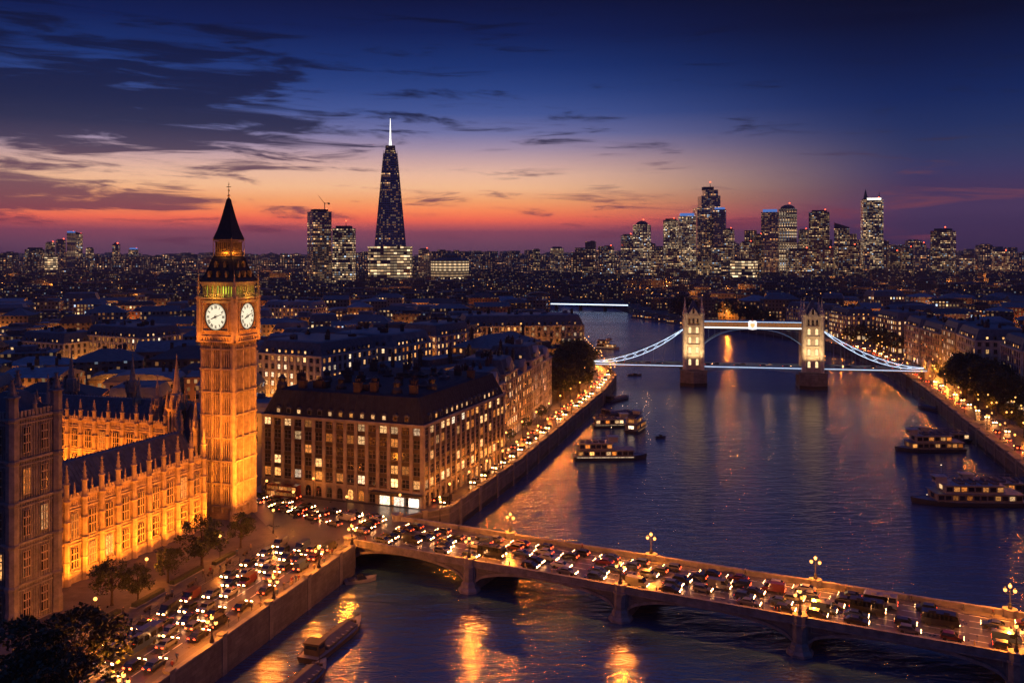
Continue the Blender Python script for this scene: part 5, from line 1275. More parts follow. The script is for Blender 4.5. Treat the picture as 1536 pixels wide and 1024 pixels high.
b = MB(); b.loft([oct_(4.4 * k, z3), oct_(2.4 * k, z3 + 16), oct_(1.5 * k, ZAT(190, YS) - 6), oct_(.5 * k, ZAT(178, YS) - 6)]); b.build('needle', glow('needle_glow', (1, .95, .9), 2.0), sp_)
b = MB(); b.loft([oct_(64 * k, 0, .1), oct_(64 * k, z1 - 1, .1)]); b.loft([oct_(66 * k, z1 - 1, .1), oct_(66 * k, z1 + 1.5, .1)]); pod = b.build('podium', CM['band'], sp_, uv=True)
taken(xs, YS, 60)
# round banded hall
YH = 2000; xh = (673 - 768) / FPX * YH; kh = YH / FPX
rd = thing('round_hall', 'broad round hall with striped lit storeys and a shallow dark dome', 'hall', (xh, YH + 40, 6), 0)
b = MB(); b.lathe([(29 * kh, 0), (29 * kh, ZAT(392, YH) - 6)], 24); b.build('wall', CM['band'], rd, uv=True)
b = MB(); zr = ZAT(392, YH) - 6; b.lathe([(30 * kh, zr), (30 * kh, zr + 2), (22 * kh, zr + 6), (13 * kh, zr + 9), (12 * kh, zr + 14), (5 * kh, zr + 17), (.2, zr + 18)], 24); b.build('dome', M['dark_roof'], rd)
taken(xh, YH + 40, 55)
# crane on the dark residential tower
Yc = 1765; xc_ = (487 - 768) / FPX * Yc; zc = ZAT(317, Yc)
cr_ = thing('tower_crane', 'thin tower crane with a raised jib on the dark residential tower roof', 'crane', (xc_, Yc, zc))
b = MB(); b.box(-.7, .7, -.7, .7, 0, 17); b.build('mast', M['bronze'], cr_)
b = MB(); b.tube((0, 0, 15), (-13, 0, 32), .6, .3, 4); b.build('jib', M['bronze'], cr_)
b = MB(); b.tube((0, 0, 15), (9, 0, 17), .6, .5, 4); b.box(6, 10, -1, 1, 13.5, 16.5); b.build('counterweight', M['bronze'], cr_)

# ------------------------------------------------------------------ low city in between
rr = random.Random(21)
CW = {
 'a': city_mat('city_wall_dark', (.10, .09, .085), 3.4, 3.6, .45, .52, .30, 1.2, .05),
 'b': city_mat('city_wall_pale', (.22, .2, .18), 3.2, 3.6, .45, .55, .38, 1.2, .10),
 'c': city_mat('city_wall_brick', (.15, .085, .06), 3.0, 3.4, .42, .5, .28, 1.2, .05),
 'd': city_mat('city_wall_lit', (.24, .19, .14), 3.2, 3.6, .5, .55, .6, 1.4, .2, ((1, .46, .14), (1, .70, .34)))}
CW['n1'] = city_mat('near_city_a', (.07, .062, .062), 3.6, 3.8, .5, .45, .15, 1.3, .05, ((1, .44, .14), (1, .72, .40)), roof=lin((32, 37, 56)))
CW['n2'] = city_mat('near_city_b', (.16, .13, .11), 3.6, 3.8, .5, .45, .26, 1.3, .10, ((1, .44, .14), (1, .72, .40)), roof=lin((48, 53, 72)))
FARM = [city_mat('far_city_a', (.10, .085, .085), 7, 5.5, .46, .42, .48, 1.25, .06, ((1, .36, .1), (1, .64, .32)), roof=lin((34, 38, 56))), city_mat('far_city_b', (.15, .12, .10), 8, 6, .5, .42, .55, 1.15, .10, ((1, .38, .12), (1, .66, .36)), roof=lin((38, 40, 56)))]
for s in (LB, RB):
    pass
def clear(x, y, r):
    if y < 262: return False
    if inpoly(x, y, RIVER): return False
    for pl in (LB, RB):
        for (x0, y0), (x1, y1) in zip(pl[:-1], pl[1:]):
            dx, dy = x1 - x0, y1 - y0; f = max(0, min(1, ((x - x0) * dx + (y - y0) * dy) / (dx * dx + dy * dy)))
            if math.hypot(x - x0 - f * dx, y - y0 - f * dy) < r + 8 + (10 if y < 900 else 0): return False
    # palace, clock tower, garden, junction
    if y < 305 and -165 < x < 5: return False
    for ox, oy, orr in OCC:
        if (x - ox) ** 2 + (y - oy) ** 2 < (r * .72 + orr) ** 2: return False
    return True
cands = []
y = 285.0
while y < 1000:
    x = -.62 * y - 30
    while x < .62 * y + 30:
        jx, jy = x + rr.uniform(-5, 5), y + rr.uniform(-5, 5); w, d = rr.uniform(18, 36), rr.uniform(15, 26)
        if clear(jx, jy, math.hypot(w, d) / 2 * .9): cands.append((jx, jy, w, d))
        x += 36 + (y - 285) * .008
    y += 29 + (y - 285) * .012
def size(c):
    return c[2] * 20 / (c[1] ** 2)
cands.sort(key=size, reverse=True)
near, rest = cands[:292], cands[292:]
adj = {'a': 'dark', 'b': 'pale', 'c': 'brick', 'd': 'amber lit'}
def low_building(x, y, w, d):
    st_ = rr.choices('abcd', (4, 3, 2, 1.0))[0]; h = rr.uniform(11, 21) if y < 700 else rr.uniform(12, 26); rt = rr.choices(('flat', 'mansard', 'hip', 'gable', 'saw'), (3, 3, 2.5, 2.5, .8))[0]
    if y < 420: h = min(h, 17)
    side = 'opposite bank side' if x > 60 + (y - 500) * .2 and x > 120 else 'palace side'
    where = ('just behind the palace' if y < 380 and x < -60 else 'behind the corner block' if y < 520 and x > -120 else 'beyond the palace' if x < -120 and y < 620 else 'amid the roofscape' if y < 800 else 'far back')
    rn = {'flat': 'flat roof', 'mansard': 'mansard roof', 'hip': 'hipped slate roof', 'gable': 'ridged slate roof', 'saw': 'low vaulted roof'}[rt]
    root = thing('city_building', f'{adj[st_]} low building with {rn}, {where}, {side}', 'building', (x, y, 5.9), (rr.choice((.22, .22, .32, .12, 0, -.1)) if x < 150 else rr.uniform(-.5, .1)), f'{adj[st_]} city buildings with {rn}')
    b = MB(); b.box(-w / 2, w / 2, -d / 2, d / 2, 0, h); b.box(-w / 2 - .25, w / 2 + .25, -d / 2 - .25, d / 2 + .25, h - .7, h)
    if rr.random() < .5: q = rr.uniform(.3, .6); b.box(-w / 2 + 1, -w / 2 + w * q, d / 2 - .5, d / 2 + d * .4, 0, h * .8)
    b.build('wall', CW[st_], root, uv=True)
    r = MB(); rh = rr.uniform(3, 5.5); w2, d2 = w / 2, d / 2
    if rt == 'flat': r.box(-w2 + .4, w2 - .4, -d2 + .4, d2 - .4, h - .1, h + .15); r.box(-w * .25, w * .1, -d * .2, d * .2, h + .15, h + rr.uniform(2, 3.6)); r.box(w * .2, w * .3, -d * .3, -d * .1, h + .15, h + 1.6)
    elif rt == 'mansard': r.loft([[(a * w2, b_ * d2, h) for a, b_ in ((-1, -1), (1, -1), (1, 1), (-1, 1))], [(a * (w2 - 2), b_ * (d2 - 2), h + rh) for a, b_ in ((-1, -1), (1, -1), (1, 1), (-1, 1))], [(a * (w2 - 4.5), b_ * (d2 - 4.5), h + rh + .6) for a, b_ in ((-1, -1), (1, -1), (1, 1), (-1, 1))]])
    elif rt == 'hip': r.loft([[(a * (w2 + .4), b_ * (d2 + .4), h) for a, b_ in ((-1, -1), (1, -1), (1, 1), (-1, 1))], [(a * (w2 - d2 * .9), b_ * .2, h + rh) for a, b_ in ((-1, -1), (1, -1), (1, 1), (-1, 1))]])
    elif rt == 'gable': r.loft([[(a * (w2 + .2), b_ * (d2 + .4), h) for a, b_ in ((-1, -1), (1, -1), (1, 1), (-1, 1))], [(a * (w2 + .2), b_ * .15, h + rh) for a, b_ in ((-1, -1), (1, -1), (1, 1), (-1, 1))]])
    else:
        n = 8; P = [(-w2 * math.cos(math.pi * i / n), rh * .8 * math.sin(math.pi * i / n)) for i in range(n + 1)]
        r.loft([[(px_, -d2, h + pz) for px_, pz in P], [(px_, d2, h + pz) for px_, pz in P]])
    rf = r.build('roof', M[rr.choice(('slate', 'slate', 'slate2', 'lead', 'dark_roof'))], root)
    for i in range(rr.randint(1, 3) if y < 650 and rt in ('flat', 'mansard') else 0):
        q = MB(); a_, b_ = rr.uniform(1.2, 3.5), rr.uniform(1, 2.5); z_ = h + (.15 if rt == 'flat' else rh + .5); q.cbox(0, 0, 0, a_, b_, rr.uniform(.7, 1.8)); q.tube((a_ * .3, 0, 0), (a_ * .3, 0, rr.uniform(2, 3.5)), .08, None, 4); q.build('roof_plant', M[rr.choice(('dark_roof', 'slate2', 'stack'))], rf).location = (rr.uniform(-w2 + 6, w2 - 6), rr.uniform(-d2 + 6, d2 - 6), z_)
    if y < 520:
        for i in range(rr.randint(1, 3)):
            q = MB(); cw_ = rr.uniform(1, 2); q.cbox(0, 0, 0, cw_, .9, rh + rr.uniform(.8, 2)); q.build('chimney', M['stack'], rf).location = (rr.uniform(-w * .35, w * .35), rr.uniform(-d * .2, d * .2), h)
        if rr.random() < .4: q = MB(); q.box(-1.2, 1.2, -.2, 1.0, 0, 1.3); q.build('dormer', M['lit1' if rr.random() < .5 else 'slate2'], rf).location = (rr.uniform(-w * .25, w * .25), -d2 + 1.2, h + .6)
for c in near: low_building(*c)
far = [MB(), MB(), MB(), MB()]
def far_box(mb, x, y, w, d, h):
    mb.cbox(x, y, 5.9, w, d, h, 0, .25 if x < 100 else -.2)
    if rr.random() < .5: mb.cbox(x + rr.uniform(-.2, .2) * w, y, 5.9 + h, w * rr.uniform(.3, .7), d * .5, rr.uniform(2, 5), 0, .25 if x < 100 else -.2)
for c in rest: far_box(far[2 + (rr.random() < .35)], c[0], c[1], c[2], c[3], rr.uniform(11, 22))
y = 1000.0
while y < 9500:
    step = 40 + (y - 1000) * .012
    x = -.62 * y
    while x < .62 * y:
        jx, jy = x + rr.uniform(-.3, .3) * step, y + rr.uniform(-.3, .3) * step
        w, d = step * rr.uniform(.35, .8), step * rr.uniform(.4, .7)
        east = math.exp(-((jx / jy - .3) / .25) ** 2)
        h = rr.uniform(12, 22 if y < 1900 else 28) + (rr.random() ** 6) * (8 + 80 * (y > 2450)) * (.6 + .7 * east)
        if clear(jx, jy, w * .5): far_box(far[(rr.random() < .35) + (2 if y < 2300 else 0)], jx, jy, w, d, h)
        x += step
    y += step * .95
far[0].build('distant_buildings', FARM[0], None, uv=True)['kind'] = 'stuff'
far[1].build('distant_buildings', FARM[1], None, uv=True)['kind'] = 'stuff'
for i_, mm_ in ((2, CW['n1']), (3, CW['n2'])): far[i_].build('distant_buildings', mm_, None, uv=True)['kind'] = 'stuff'
# distant street lamps, too many to count
sl = MB()
for i in range(2600):
    y = 330 + 5000 * rr.random() ** 2.2; x = rr.uniform(-.6, .6) * y
    if inpoly(x, y, RIVER) or (y < 460 and -170 < x < 60): continue
    s = .32 + y * .00028; z = rr.uniform(11, 19) if y < 900 else rr.uniform(10, 26)
    sl.add([(x + s, y, z), (x, y + s, z), (x - s, y, z), (x, y - s, z), (x, y, z + s), (x, y, z - s)], [(0, 1, 4), (1, 2, 4), (2, 3, 4), (3, 0, 4), (1, 0, 5), (2, 1, 5), (3, 2, 5), (0, 3, 5)])
M['farlamp'] = glow('distant_street_lamp_glow', (1, .42, .1), 2.4)
sl.build('distant_street_lights', M['farlamp'])['kind'] = 'stuff'
for x, y, w, d in rr.sample(near, 120) + rr.sample(rest, min(60, len(rest))):   # street lamps before the fronts, lighting them from below
    lamp('POINT', (x + rr.uniform(-w * .3, w * .3), y - d / 2 - 5.5, 13), 6500 + y * 14, (1, .27, .025), .6, name='street_light')
for i in range(50):  # unseen sources without lamps, put in to light the far city
    y = 1000 + 1600 * rr.random(); x = rr.uniform(-.58, .58) * y
    if clear(x, y, 45): lamp('POINT', (x, y, 22), 60000, (1, .30, .04), 1.0, name='street_light')
# ------------------------------------------------------------------ trees
def tree_mesh(seed, h=10.0, r=4.0, trunk=.32):
    rg = np.random.default_rng(seed); q = random.Random(seed)
    t = MB(); th = h * trunk
    t.lathe([(.42, 0), (.30, .5), (.24, th), (.12, h * .62), (.05, h * .8)], 8)
    cent = []
    for k in range(52):
        a = q.uniform(0, 2 * math.pi); v = q.uniform(-.75, 1); rad_ = math.sqrt(max(0.05, 1 - abs(v) ** 2.2)) * q.uniform(.45, 1.0)
        cent.append((r * rad_ * math.cos(a), r * rad_ * math.sin(a), h * .62 + v * h * .36))
    for c in cent[:16]:
        z0 = q.uniform(th * .9, h * .6); m_ = Vector((c[0] * .5, c[1] * .5, (z0 + c[2]) / 2 + .2)); t.tube((0, 0, z0), m_, .11, .07, 5); t.tube(m_, c, .07, .02, 4)
    n = 62; cs = np.repeat(np.array(cent), n, 0); rs = np.repeat(rg.uniform(.16, .34, len(cent)) * r, n)
    dv = rg.normal(size=(len(cs), 3)); dv /= np.linalg.norm(dv, axis=1)[:, None]
    p = cs + dv * (rs * rg.random(len(cs)) ** .4)[:, None] * np.array([1, 1, .75])
    a = rg.normal(size=p.shape); a /= np.linalg.norm(a, axis=1)[:, None]; b = np.cross(a, rg.normal(size=p.shape)); b /= np.linalg.norm(b, axis=1)[:, None]
    s = rg.uniform(.12, .3, len(p))[:, None] * (r / 4) ** .5
    v = np.stack([p - a * s, p + b * s * .6, p + a * s, p - b * s * .6], 1).reshape(-1, 3)
    c = MB(); c.v = [tuple(x) for x in v]; c.f = [(4 * i, 4 * i + 1, 4 * i + 2, 4 * i + 3) for i in range(len(p))]; c.m = [0] * len(p)
    return t.mesh('trunk', M['bark']), c
TREES = []
for sd in range(5):
    tm, cm = tree_mesh(11 + sd, 10, 4.0 + .25 * (sd % 3), .30 if sd < 3 else .2); TREES.append((tm, cm.mesh('crown', M['leaf']), cm.mesh('crown', M['leaf2'])))
def tree(x, y, s, label, group=None, dark=True, z=6.05, sx_=1.0):
    v = R.randrange(5); o = thing('tree', label, 'tree', (x, y, z), R.uniform(0, 6.28), group); o.scale = (s * sx_, s * sx_, s)
    put('trunk', TREES[v][0], o); put('crown', TREES[v][2 if dark else 1], o); return o
for px, py, top, sx_, lb in ((168, 908, 842, 1.15, 'round garden tree before the golden range, nearest the dark tower'), (207, 904, 848, .9, 'smaller garden tree close behind the nearest round one'), (252, 874, 822, 1.1, 'round garden tree midway along the golden range'), (303, 853, 777, 1.1, 'largest round garden tree before the golden range, on a clear dark trunk'), (361, 822, 771, 1.05, 'small round garden tree at the foot of the clock tower')):
    x, y = G(px, py); tree(x, y, (ZAT(top, y) - 6) / 10, lb, None, False, sx_=sx_)
for px, Y, h, lb in ((22, 132, 16.5, 'big dark tree at the lower picture corner under the unlit tower'), (112, 139, 15.5, 'big dark tree beside the car queue at the lower corner'), (70, 126, 15, 'big dark tree between two others at the lower corner')):
    tree((px - 768) / FPX * Y, Y, h / 10, lb, None, True, sx_=1.15)
for i in range(26):
    f = (i + .5) / 26; Y = 432 + 118 * f; xb = float(np.interp(Y, [385, 465, 520, 560], [25, 48, 60, 60])) - 12.5 - 20 * R.random() * (1 - .3 * f)
    tree(xb, Y, R.uniform(1.4, 2.05), 'broad dark plane tree in the clump past the terrace', 'riverside clump past the terrace', R.random() < .6, sx_=1.2)
for i in range(8): x, y = 48 - R.uniform(4, 14), 575 + i * 20; tree(x, y, R.uniform(1.2, 1.6), 'dark tree along the bank beyond the amber building', 'trees beyond the amber building', True, sx_=1.15)
pl = offs(RBK, -21)
for i, (x, y, a) in enumerate(along(pl, 5.6, 246)[:15]): tree(x + R.uniform(-9, 4), y + R.uniform(-4, 4), R.uniform(1.5, 2.2), 'big dark tree in the clump on the opposite bank', 'clump on the opposite bank', True, sx_=1.2)
for i, (x, y, a) in enumerate(along(offs(RBK, -16), 21, 120)[:14]): tree(x, y, R.uniform(.7, 1.0), 'kerbside tree under lamps on the opposite bank', 'kerbside trees on the opposite bank', False)
for i in range(12): tree(262 + R.uniform(0, 26), 640 + R.uniform(0, 90), R.uniform(1.3, 1.8), 'dark tree behind the right bridge tower', 'trees behind the right bridge tower', True, sx_=1.25)
for i in range(16): f = i / 16; tree(245 - 70 * f + R.uniform(3, 26), 880 + 190 * f + R.uniform(-8, 20), R.uniform(1.5, 2.2), 'dark tree by the river bend behind the bridge', 'trees by the river bend', True, sx_=1.4)
for i in range(10): tree(-10 - R.uniform(0, 110), 1215 + R.uniform(-70, 40), R.uniform(1.5, 2.1), 'dark tree on the bank before the low lit bridge', 'trees before the low lit bridge', True, sx_=1.5)
for i, (x, y, a) in enumerate(along(offs(EMB, 12.0), 24, 20)[:6]): tree(x, y, R.uniform(.42, .6), 'small street tree before the terrace shops', 'street trees before the terrace', False)

# ------------------------------------------------------------------ boats
M['hull'] = mat('boat_hull_dark', (.03, .034, .045), .35, .2, .5); M['hullw'] = mat('boat_hull_white', (.22, .23, .25), .35, .15, .5); M['deckp'] = mat('boat_deck', (.14, .15, .17), .5, .3, .8); M['rust'] = mat('barge_steel', (.04, .032, .028), .7, .45, .6); M['canvas'] = mat('boat_canvas', (.035, .045, .075), .7, .3, .6)
def hull_mesh(L, W_, h, m, sheer=.5):
    b = MB(); n = 14; P = []
    for k in range(n + 1):
        f = k / n; w = W_ / 2 * (1 - max(0, (f - .62) / .38) ** 2.0) * (.86 + .14 * min(1, f * 6)); P.append((-L / 2 + L * f, w, h + sheer * max(0, f - .6) ** 2 * 6))
    ring = lambda s, zz, xs: [(x * xs, -max(w, .03) * s, zz if zz is not None else z) for x, w, z in P] + [(x * xs, max(w, .03) * s, zz if zz is not None else z) for x, w, z in reversed(P)]
    b.loft([ring(.72, -.4, .95), ring(.9, .3, .98), ring(1.0, None, 1.0)], 0, False)
    top = ring(.97, None, 1.0); b.add([(x, y, z - .12) for x, y, z in top], [tuple(range(len(top)))], 1)
    return b.mesh('hull', [m, M['deckp']])
def tour_boat(label, px, py, L, ang, W_=7.5, decks=2, white=False, seed=1, name='tour_boat', lit=.42, glow_edge=True):
    q = random.Random(seed); Y = FPX * CAMZ / (py - HY); x = (px - 768) / FPX * Y
    root = thing(name, label, 'boat', (x, Y, 0), ang); put('hull', hull_mesh(L, W_, 1.5, M['hullw' if white else 'hull']), root)
    if glow_edge: b = MB(); b.box(-L * .46, L * .30, -W_ / 2 - .06, -W_ / 2 + .0, 1.32, 1.46); b.build('deck_light', M['lit2'], root)
    z = 1.4; x0, x1, w = -L * .44, L * .30, W_ * .40
    for d in range(decks):
        c = MB(); c.box(x0, x1, -w, w, z, z + 2.4); c.box(x0 - .5, x1 + .6, -w - .45, w + .45, z + 2.4, z + 2.56)
        cb = c.build('cabin', M['hullw' if white or d else 'deckp'], root)
        n = max(4, int((x1 - x0) / 2.0)); cw = (x1 - x0) / n
        for k in range(n):
            for sg, fa in ((-1, 0), (1, math.pi)): put('window', window_mesh(round(cw * .78, 1), 1.3, 'plain', pick_lit(lit, q, ('lit1', 'lit3', 'lit3'))), cb, (x0 + (k + .5) * cw, sg * (w + .04), z + .65), fa)
        for fa, xx in ((math.pi / 2, x1 + .04), (-math.pi / 2, x0 - .04)): put('window', window_mesh(2.4, 1.3, 'plain', pick_lit(lit, q)), cb, (xx, 0, z + .65), fa)
        z += 2.56
        if d + 1 < decks: x0, x1, w = x0 + L * .02 if seed % 2 else x0 + L * .16, x0 + (x1 - x0) * (.62 if seed % 2 else .9), w * .92
    c = MB(); c.box(x1 - 1.2, x1 + 2.2, -1.5, 1.5, z, z + 1.9); c.box(x1 - 1.5, x1 + 2.6, -1.8, 1.8, z + 1.9, z + 2.05); c.box(x1 + 2.2, x1 + 2.26, -1.3, 1.3, z + .8, z + 1.7, 1); c.build('wheelhouse', [M['hullw'], M['glass']], root)
    c = MB(); xr = x0
    for sg in (-1, 1):
        yy = sg * (w + .3); c.tube((x0, yy, z + 1.0), (x1, yy, z + 1.0), .05, None, 4)
        for k in range(int((x1 - x0) / 1.6) + 1): c.tube((x0 + k * 1.6, yy, z - .05), (x0 + k * 1.6, yy, z + 1.0), .04, None, 4)
    c.build('railing', M['lead'], root)
    for k in range(4): c = MB(); c.box(-.9, .9, -w * .7, w * .7, 0, .45); c.box(-.9, -.75, -w * .7, w * .7, .45, .9); c.build('bench', M['canvas'], root).location = (x0 + (x1 - x0) * (.1 + k * .2), 0, z)
    c = MB(); c.tube((0, 0, 0), (0, 0, 3.2), .06, .04, 5); c.ball((0, 0, 3.3), .09, 1, 6, 4); c.build('mast', [M['lead'], M['bulbw']], root).location = (x1, 0, z + 2.0)
    return root
tour_boat('double decked tour boat with lit saloon windows, alone in mid river', 915, 688, 28, .03, seed=1)
tour_boat('lit passenger boat lying against the dark barges, seen from its stern', 955, 645, 19, 1.15, 6.5, 2, seed=3, lit=.9)
tour_boat('dark hulled boat with one lit stern row, moored outside two others', 917, 640, 17, .1, 6.5, 1, seed=4)
tour_boat('lit passenger boat moored under the trees beyond the bridge chain', 912, 523, 20, -.5, 6.5, 2, seed=5, white=True)
tour_boat('white edged tour boat with an open sloping deck, nearer the bridge on the opposite bank', 1393, 676, 27, math.pi + .02, 8.5, 2, seed=8)
tour_boat('largest tour boat with bright curved stern lights, nearest on the opposite bank', 1450, 755, 34, math.pi - .05, 9.5, 2, seed=6)
tour_boat('dark low vessel rafted behind the largest tour boat', 1490, 738, 26, math.pi - .12, 10, 1, seed=21, lit=.25, glow_edge=False)
tour_boat('dark low vessel rafted behind the white edged tour boat', 1412, 662, 22, math.pi - .06, 8, 1, seed=22, lit=.3, glow_edge=False)
def barge(label, px, py, L, ang, W_=5, name='barge', wheel=True, m='hull'):
    Y = FPX * CAMZ / (py - HY); x = (px - 768) / FPX * Y; root = thing(name, label, 'boat', (x, Y, 0), ang); put('hull', hull_mesh(L, W_, 1.2, M[m]), root)
    c = MB(); c.box(-L * .28, L * .28, -W_ * .36, W_ * .36, 1.05, 1.6); c.loft([[(-L * .27, -W_ * .34, 1.6), (L * .27, -W_ * .34, 1.6), (L * .27, W_ * .34, 1.6), (-L * .27, W_ * .34, 1.6)], [(-L * .26, -.15, 2.2), (L * .26, -.15, 2.2), (L * .26, .15, 2.2), (-L * .26, .15, 2.2)]]); c.build('hold_cover', M['canvas'], root)
    for k in range(7): c = MB(); c.box(-.09, .09, -W_ * .37, W_ * .37, 0, .22); c.build('hatch_beam', M['lead'], root).location = (-L * .26 + k * L * .087, 0, 1.55)
    for k in range(3): c = MB(); c.lathe([(.3, 0), (.34, .1), (.34, .75), (.3, .85)], 8); c.build('drum', M['rust'], root).location = (L * .31, -.8 + k * .8, 1.1)
    if wheel: c = MB(); c.box(-L * .42, -L * .325, -W_ * .303, W_ * .303, 2.2, 2.85, 1); c.box(-L * .433, -L * .427, -W_ * .24, W_ * .24, 2.2, 2.85, 1); c.box(-L * .43, -L * .31, -W_ * .3, W_ * .3, 1.0, 3.2); c.box(-L * .44, -L * .30, -W_ * .34, W_ * .34, 3.2, 3.35); c.box(-L * .31, -L * .308, -W_ * .25, W_ * .25, 2.1, 3.0, 1); c.build('wheelhouse', [M['rust'], M['glass']], root)
    c = MB(); c.tube((L * .36, 0, 1.2), (L * .36, 0, 4.2), .07, .05, 5); c.tube((L * .4, -.4, 1.2), (L * .4, .4, 1.2), .16, None, 6); c.build('foremast', M['bronze'], root)
    return root
ea = math.atan2(-EU.y, -EU.x)
barge('long dark barge moored below the near embankment wall, bow toward the bridge', 503, 962, 21, ea - .05, 5.2, m='rust')
barge('second barge astern of the long one, cut by the picture edge', 452, 1030, 18, ea - .02, 4.8, m='rust')
barge('dark working barge, middle of the three rafted boats', 927, 622, 20, .55, 6)
barge('dark working barge furthest upriver in the rafted group', 927, 600, 22, .9, 6.5)
barge('dark covered barge by the opposite wall just below the bascule bridge', 1396, 615, 17, 1.9, 5.5)
def small_boat(label, px, py, L, ang, m='hullw'):
    Y = FPX * CAMZ / (py - HY); x = (px - 768) / FPX * Y; root = thing('motor_boat', label, 'boat', (x, Y, 0), ang); put('hull', hull_mesh(L, L * .34, .8, M[m]), root)
    c = MB(); c.loft([[(-L * .12, -L * .12, .7), (L * .2, -L * .1, .7), (L * .2, L * .1, .7), (-L * .12, L * .12, .7)], [(-L * .1, -L * .1, 1.6), (L * .06, -L * .09, 1.6), (L * .06, L * .09, 1.6), (-L * .1, L * .1, 1.6)]]); c.build('cabin', M['glass'], root)
    c = MB(); c.box(-L * .4, -L * .2, -L * .12, L * .12, .7, 1.0); c.build('stern_seat', M['canvas'], root); return root
small_boat('small white motor boat beside the bridge abutment', 541, 872, 7.5, .35)
small_boat('small grey motor boat under the wall by the corner block', 690, 770, 7, .9, 'deckp')
small_boat('little dark launch in open water right of the rafted boats', 991, 657, 4.5, .2, 'hull')
small_boat('pale motor boat moored at the opposite wall near the dark barge', 1441, 634, 8, 1.85)
small_boat('dark motor boat tucked behind the covered barge', 1386, 600, 8, 1.9, 'deckp')
small_boat('dark launch in open water before the left bridge pier', 952, 563, 9, .1, 'hull')
for i, (px, py) in enumerate(((962, 476), (978, 478), (996, 481), (1014, 484), (1034, 487))): tour_boat('low lit pontoon boat moored in line at the river bend', px - 6, py + 1, 17, 2.55, 6, 1, True, 10 + i, 'pontoon_boat', .8)['group'] = 'pontoon boats at the bend'

# ------------------------------------------------------------------ vehicles
PAINT = {'black': (.012, .012, .014), 'silver': (.2, .205, .215), 'white': (.34, .34, .33), 'dark blue': (.02, .035, .09), 'dark red': (.075, .012, .01), 'grey': (.10, .105, .11)}
for k_, c_ in PAINT.items():
    m_, nt_, p_ = new_mat('car_paint_' + k_.replace(' ', '_')); p_.inputs['Base Color'].default_value = (*c_, 1); p_.inputs['Roughness'].default_value = .28; p_.inputs['Coat Weight'].default_value = .6; M['p_' + k_] = m_
M['tyre'] = mat('tyre', (.012, .012, .012), .8, .2); M['cglass'] = glass('car_glass', (.008, .01, .012), .05)
def body_mesh(kind, col):
    b = MB()
    if kind == 'van':
        P = [(-2.4, .42), (2.35, .42), (2.45, .9), (1.75, 1.2), (1.2, 2.0), (-2.4, 2.05)]; G_ = [(1.82, 1.22), (1.28, 1.95), (.5, 1.95), (.5, 1.22)]; w = .95
    elif kind == 'saloon':
        P = [(-2.25, .4), (2.2, .4), (2.28, .72), (1.1, .93), (.35, 1.4), (-1.05, 1.42), (-1.75, .98), (-2.28, .92)]; G_ = [(1.0, .95), (.33, 1.36), (-1.02, 1.38), (-1.68, .98)]; w = .88
    else:
        P = [(-1.95, .4), (1.9, .4), (1.98, .74), (1.05, .96), (.4, 1.46), (-1.5, 1.48), (-1.98, .95)]; G_ = [(.98, .98), (.38, 1.42), (-1.45, 1.42), (-1.8, .98)]; w = .87
    def ring(s, y): return [(x, y * (1 if z < 1.0 else .84), z) for x, z in P]
    n = len(P); b.loft([[(x, -w * (.97 if z < .5 else 1 if z < 1.0 else .82), z) for x, z in P], [(x, w * (.97 if z < .5 else 1 if z < 1.0 else .82), z) for x, z in P]])
    g = MB()
    for s in (-1, 1): g.add([(x, s * (w * (.965 if z < 1.0 else .85) + .012), z) for x, z in G_], [tuple(range(len(G_)))])
    if kind == 'van': g.quad((1.80, -.8, 1.22), (1.80, .8, 1.22), (1.27, .76, 1.95), (1.27, -.76, 1.95))
    else:
        a0, a1 = (1.1, .93), (.35, 1.4) if kind == 'saloon' else (.4, 1.46)
        a1 = (.35, 1.4) if kind == 'saloon' else (.4, 1.46); a0 = (1.1, .93) if kind == 'saloon' else (1.05, .96)
        g.quad((a0[0] - .03, -.75, a0[1] + .05), (a0[0] - .03, .75, a0[1] + .05), (a1[0] + .03, .66, a1[1]), (a1[0] + .03, -.66, a1[1]))
        r0, r1 = ((-1.05, 1.42), (-1.75, .98)) if kind == 'saloon' else ((-1.5, 1.48), (-1.98, .95))
        g.quad((r0[0] - .05, .66, r0[1] - .02), (r0[0] - .05, -.66, r0[1] - .02), (r1[0] - .01, -.75, r1[1] + .1), (r1[0] - .01, .75, r1[1] + .1))
    return b.mesh('body', M['p_' + col]), g.mesh('window_glass', M['cglass'])
wb = MB()
rg_ = [(.33 * math.cos(2 * math.pi * i / 12), .33 * math.sin(2 * math.pi * i / 12)) for i in range(12)]
wb.loft([[(x, -.11, z) for x, z in rg_], [(x, .11, z) for x, z in rg_]]); WHEEL = wb.mesh('wheel', M['tyre'])
hb_ = MB(); hb_.quad((0, -.26, -.13), (0, .26, -.13), (-.04, .26, .13), (-.04, -.26, .13)); HEADM = hb_.mesh('headlight', M['head'])
hb_ = MB(); hb_.quad((0, .22, -.13), (0, -.22, -.13), (.02, -.22, .13), (.02, .22, .13)); TAILM = hb_.mesh('taillight', M['tail'])
CARM = {}
def car(x, y, ang, kind, col, label, group, z=6.03, full=True):
    if (kind, col) not in CARM: CARM[kind, col] = body_mesh(kind, col)
    o = thing('van' if kind == 'van' else 'car', label, 'van' if kind == 'van' else 'car', (x, y, z), ang, group); b, g = CARM[kind, col]
    put('body', b, o); put('window_glass', g, o)
    L = {'van': 2.42, 'saloon': 2.26, 'hatchback': 1.98}[kind]; zz = .68
    for s in (-1, 1):
        put('headlight', HEADM, o, (L + .02, s * .6, zz)); put('taillight', TAILM, o, (-L - .02, s * .62, zz + .12))
        if full:
            for xx in (-L * .62, L * .62): put('wheel', WHEEL, o, (xx, s * .82, .33))
    return o
cr_r = random.Random(5); ncar = 0
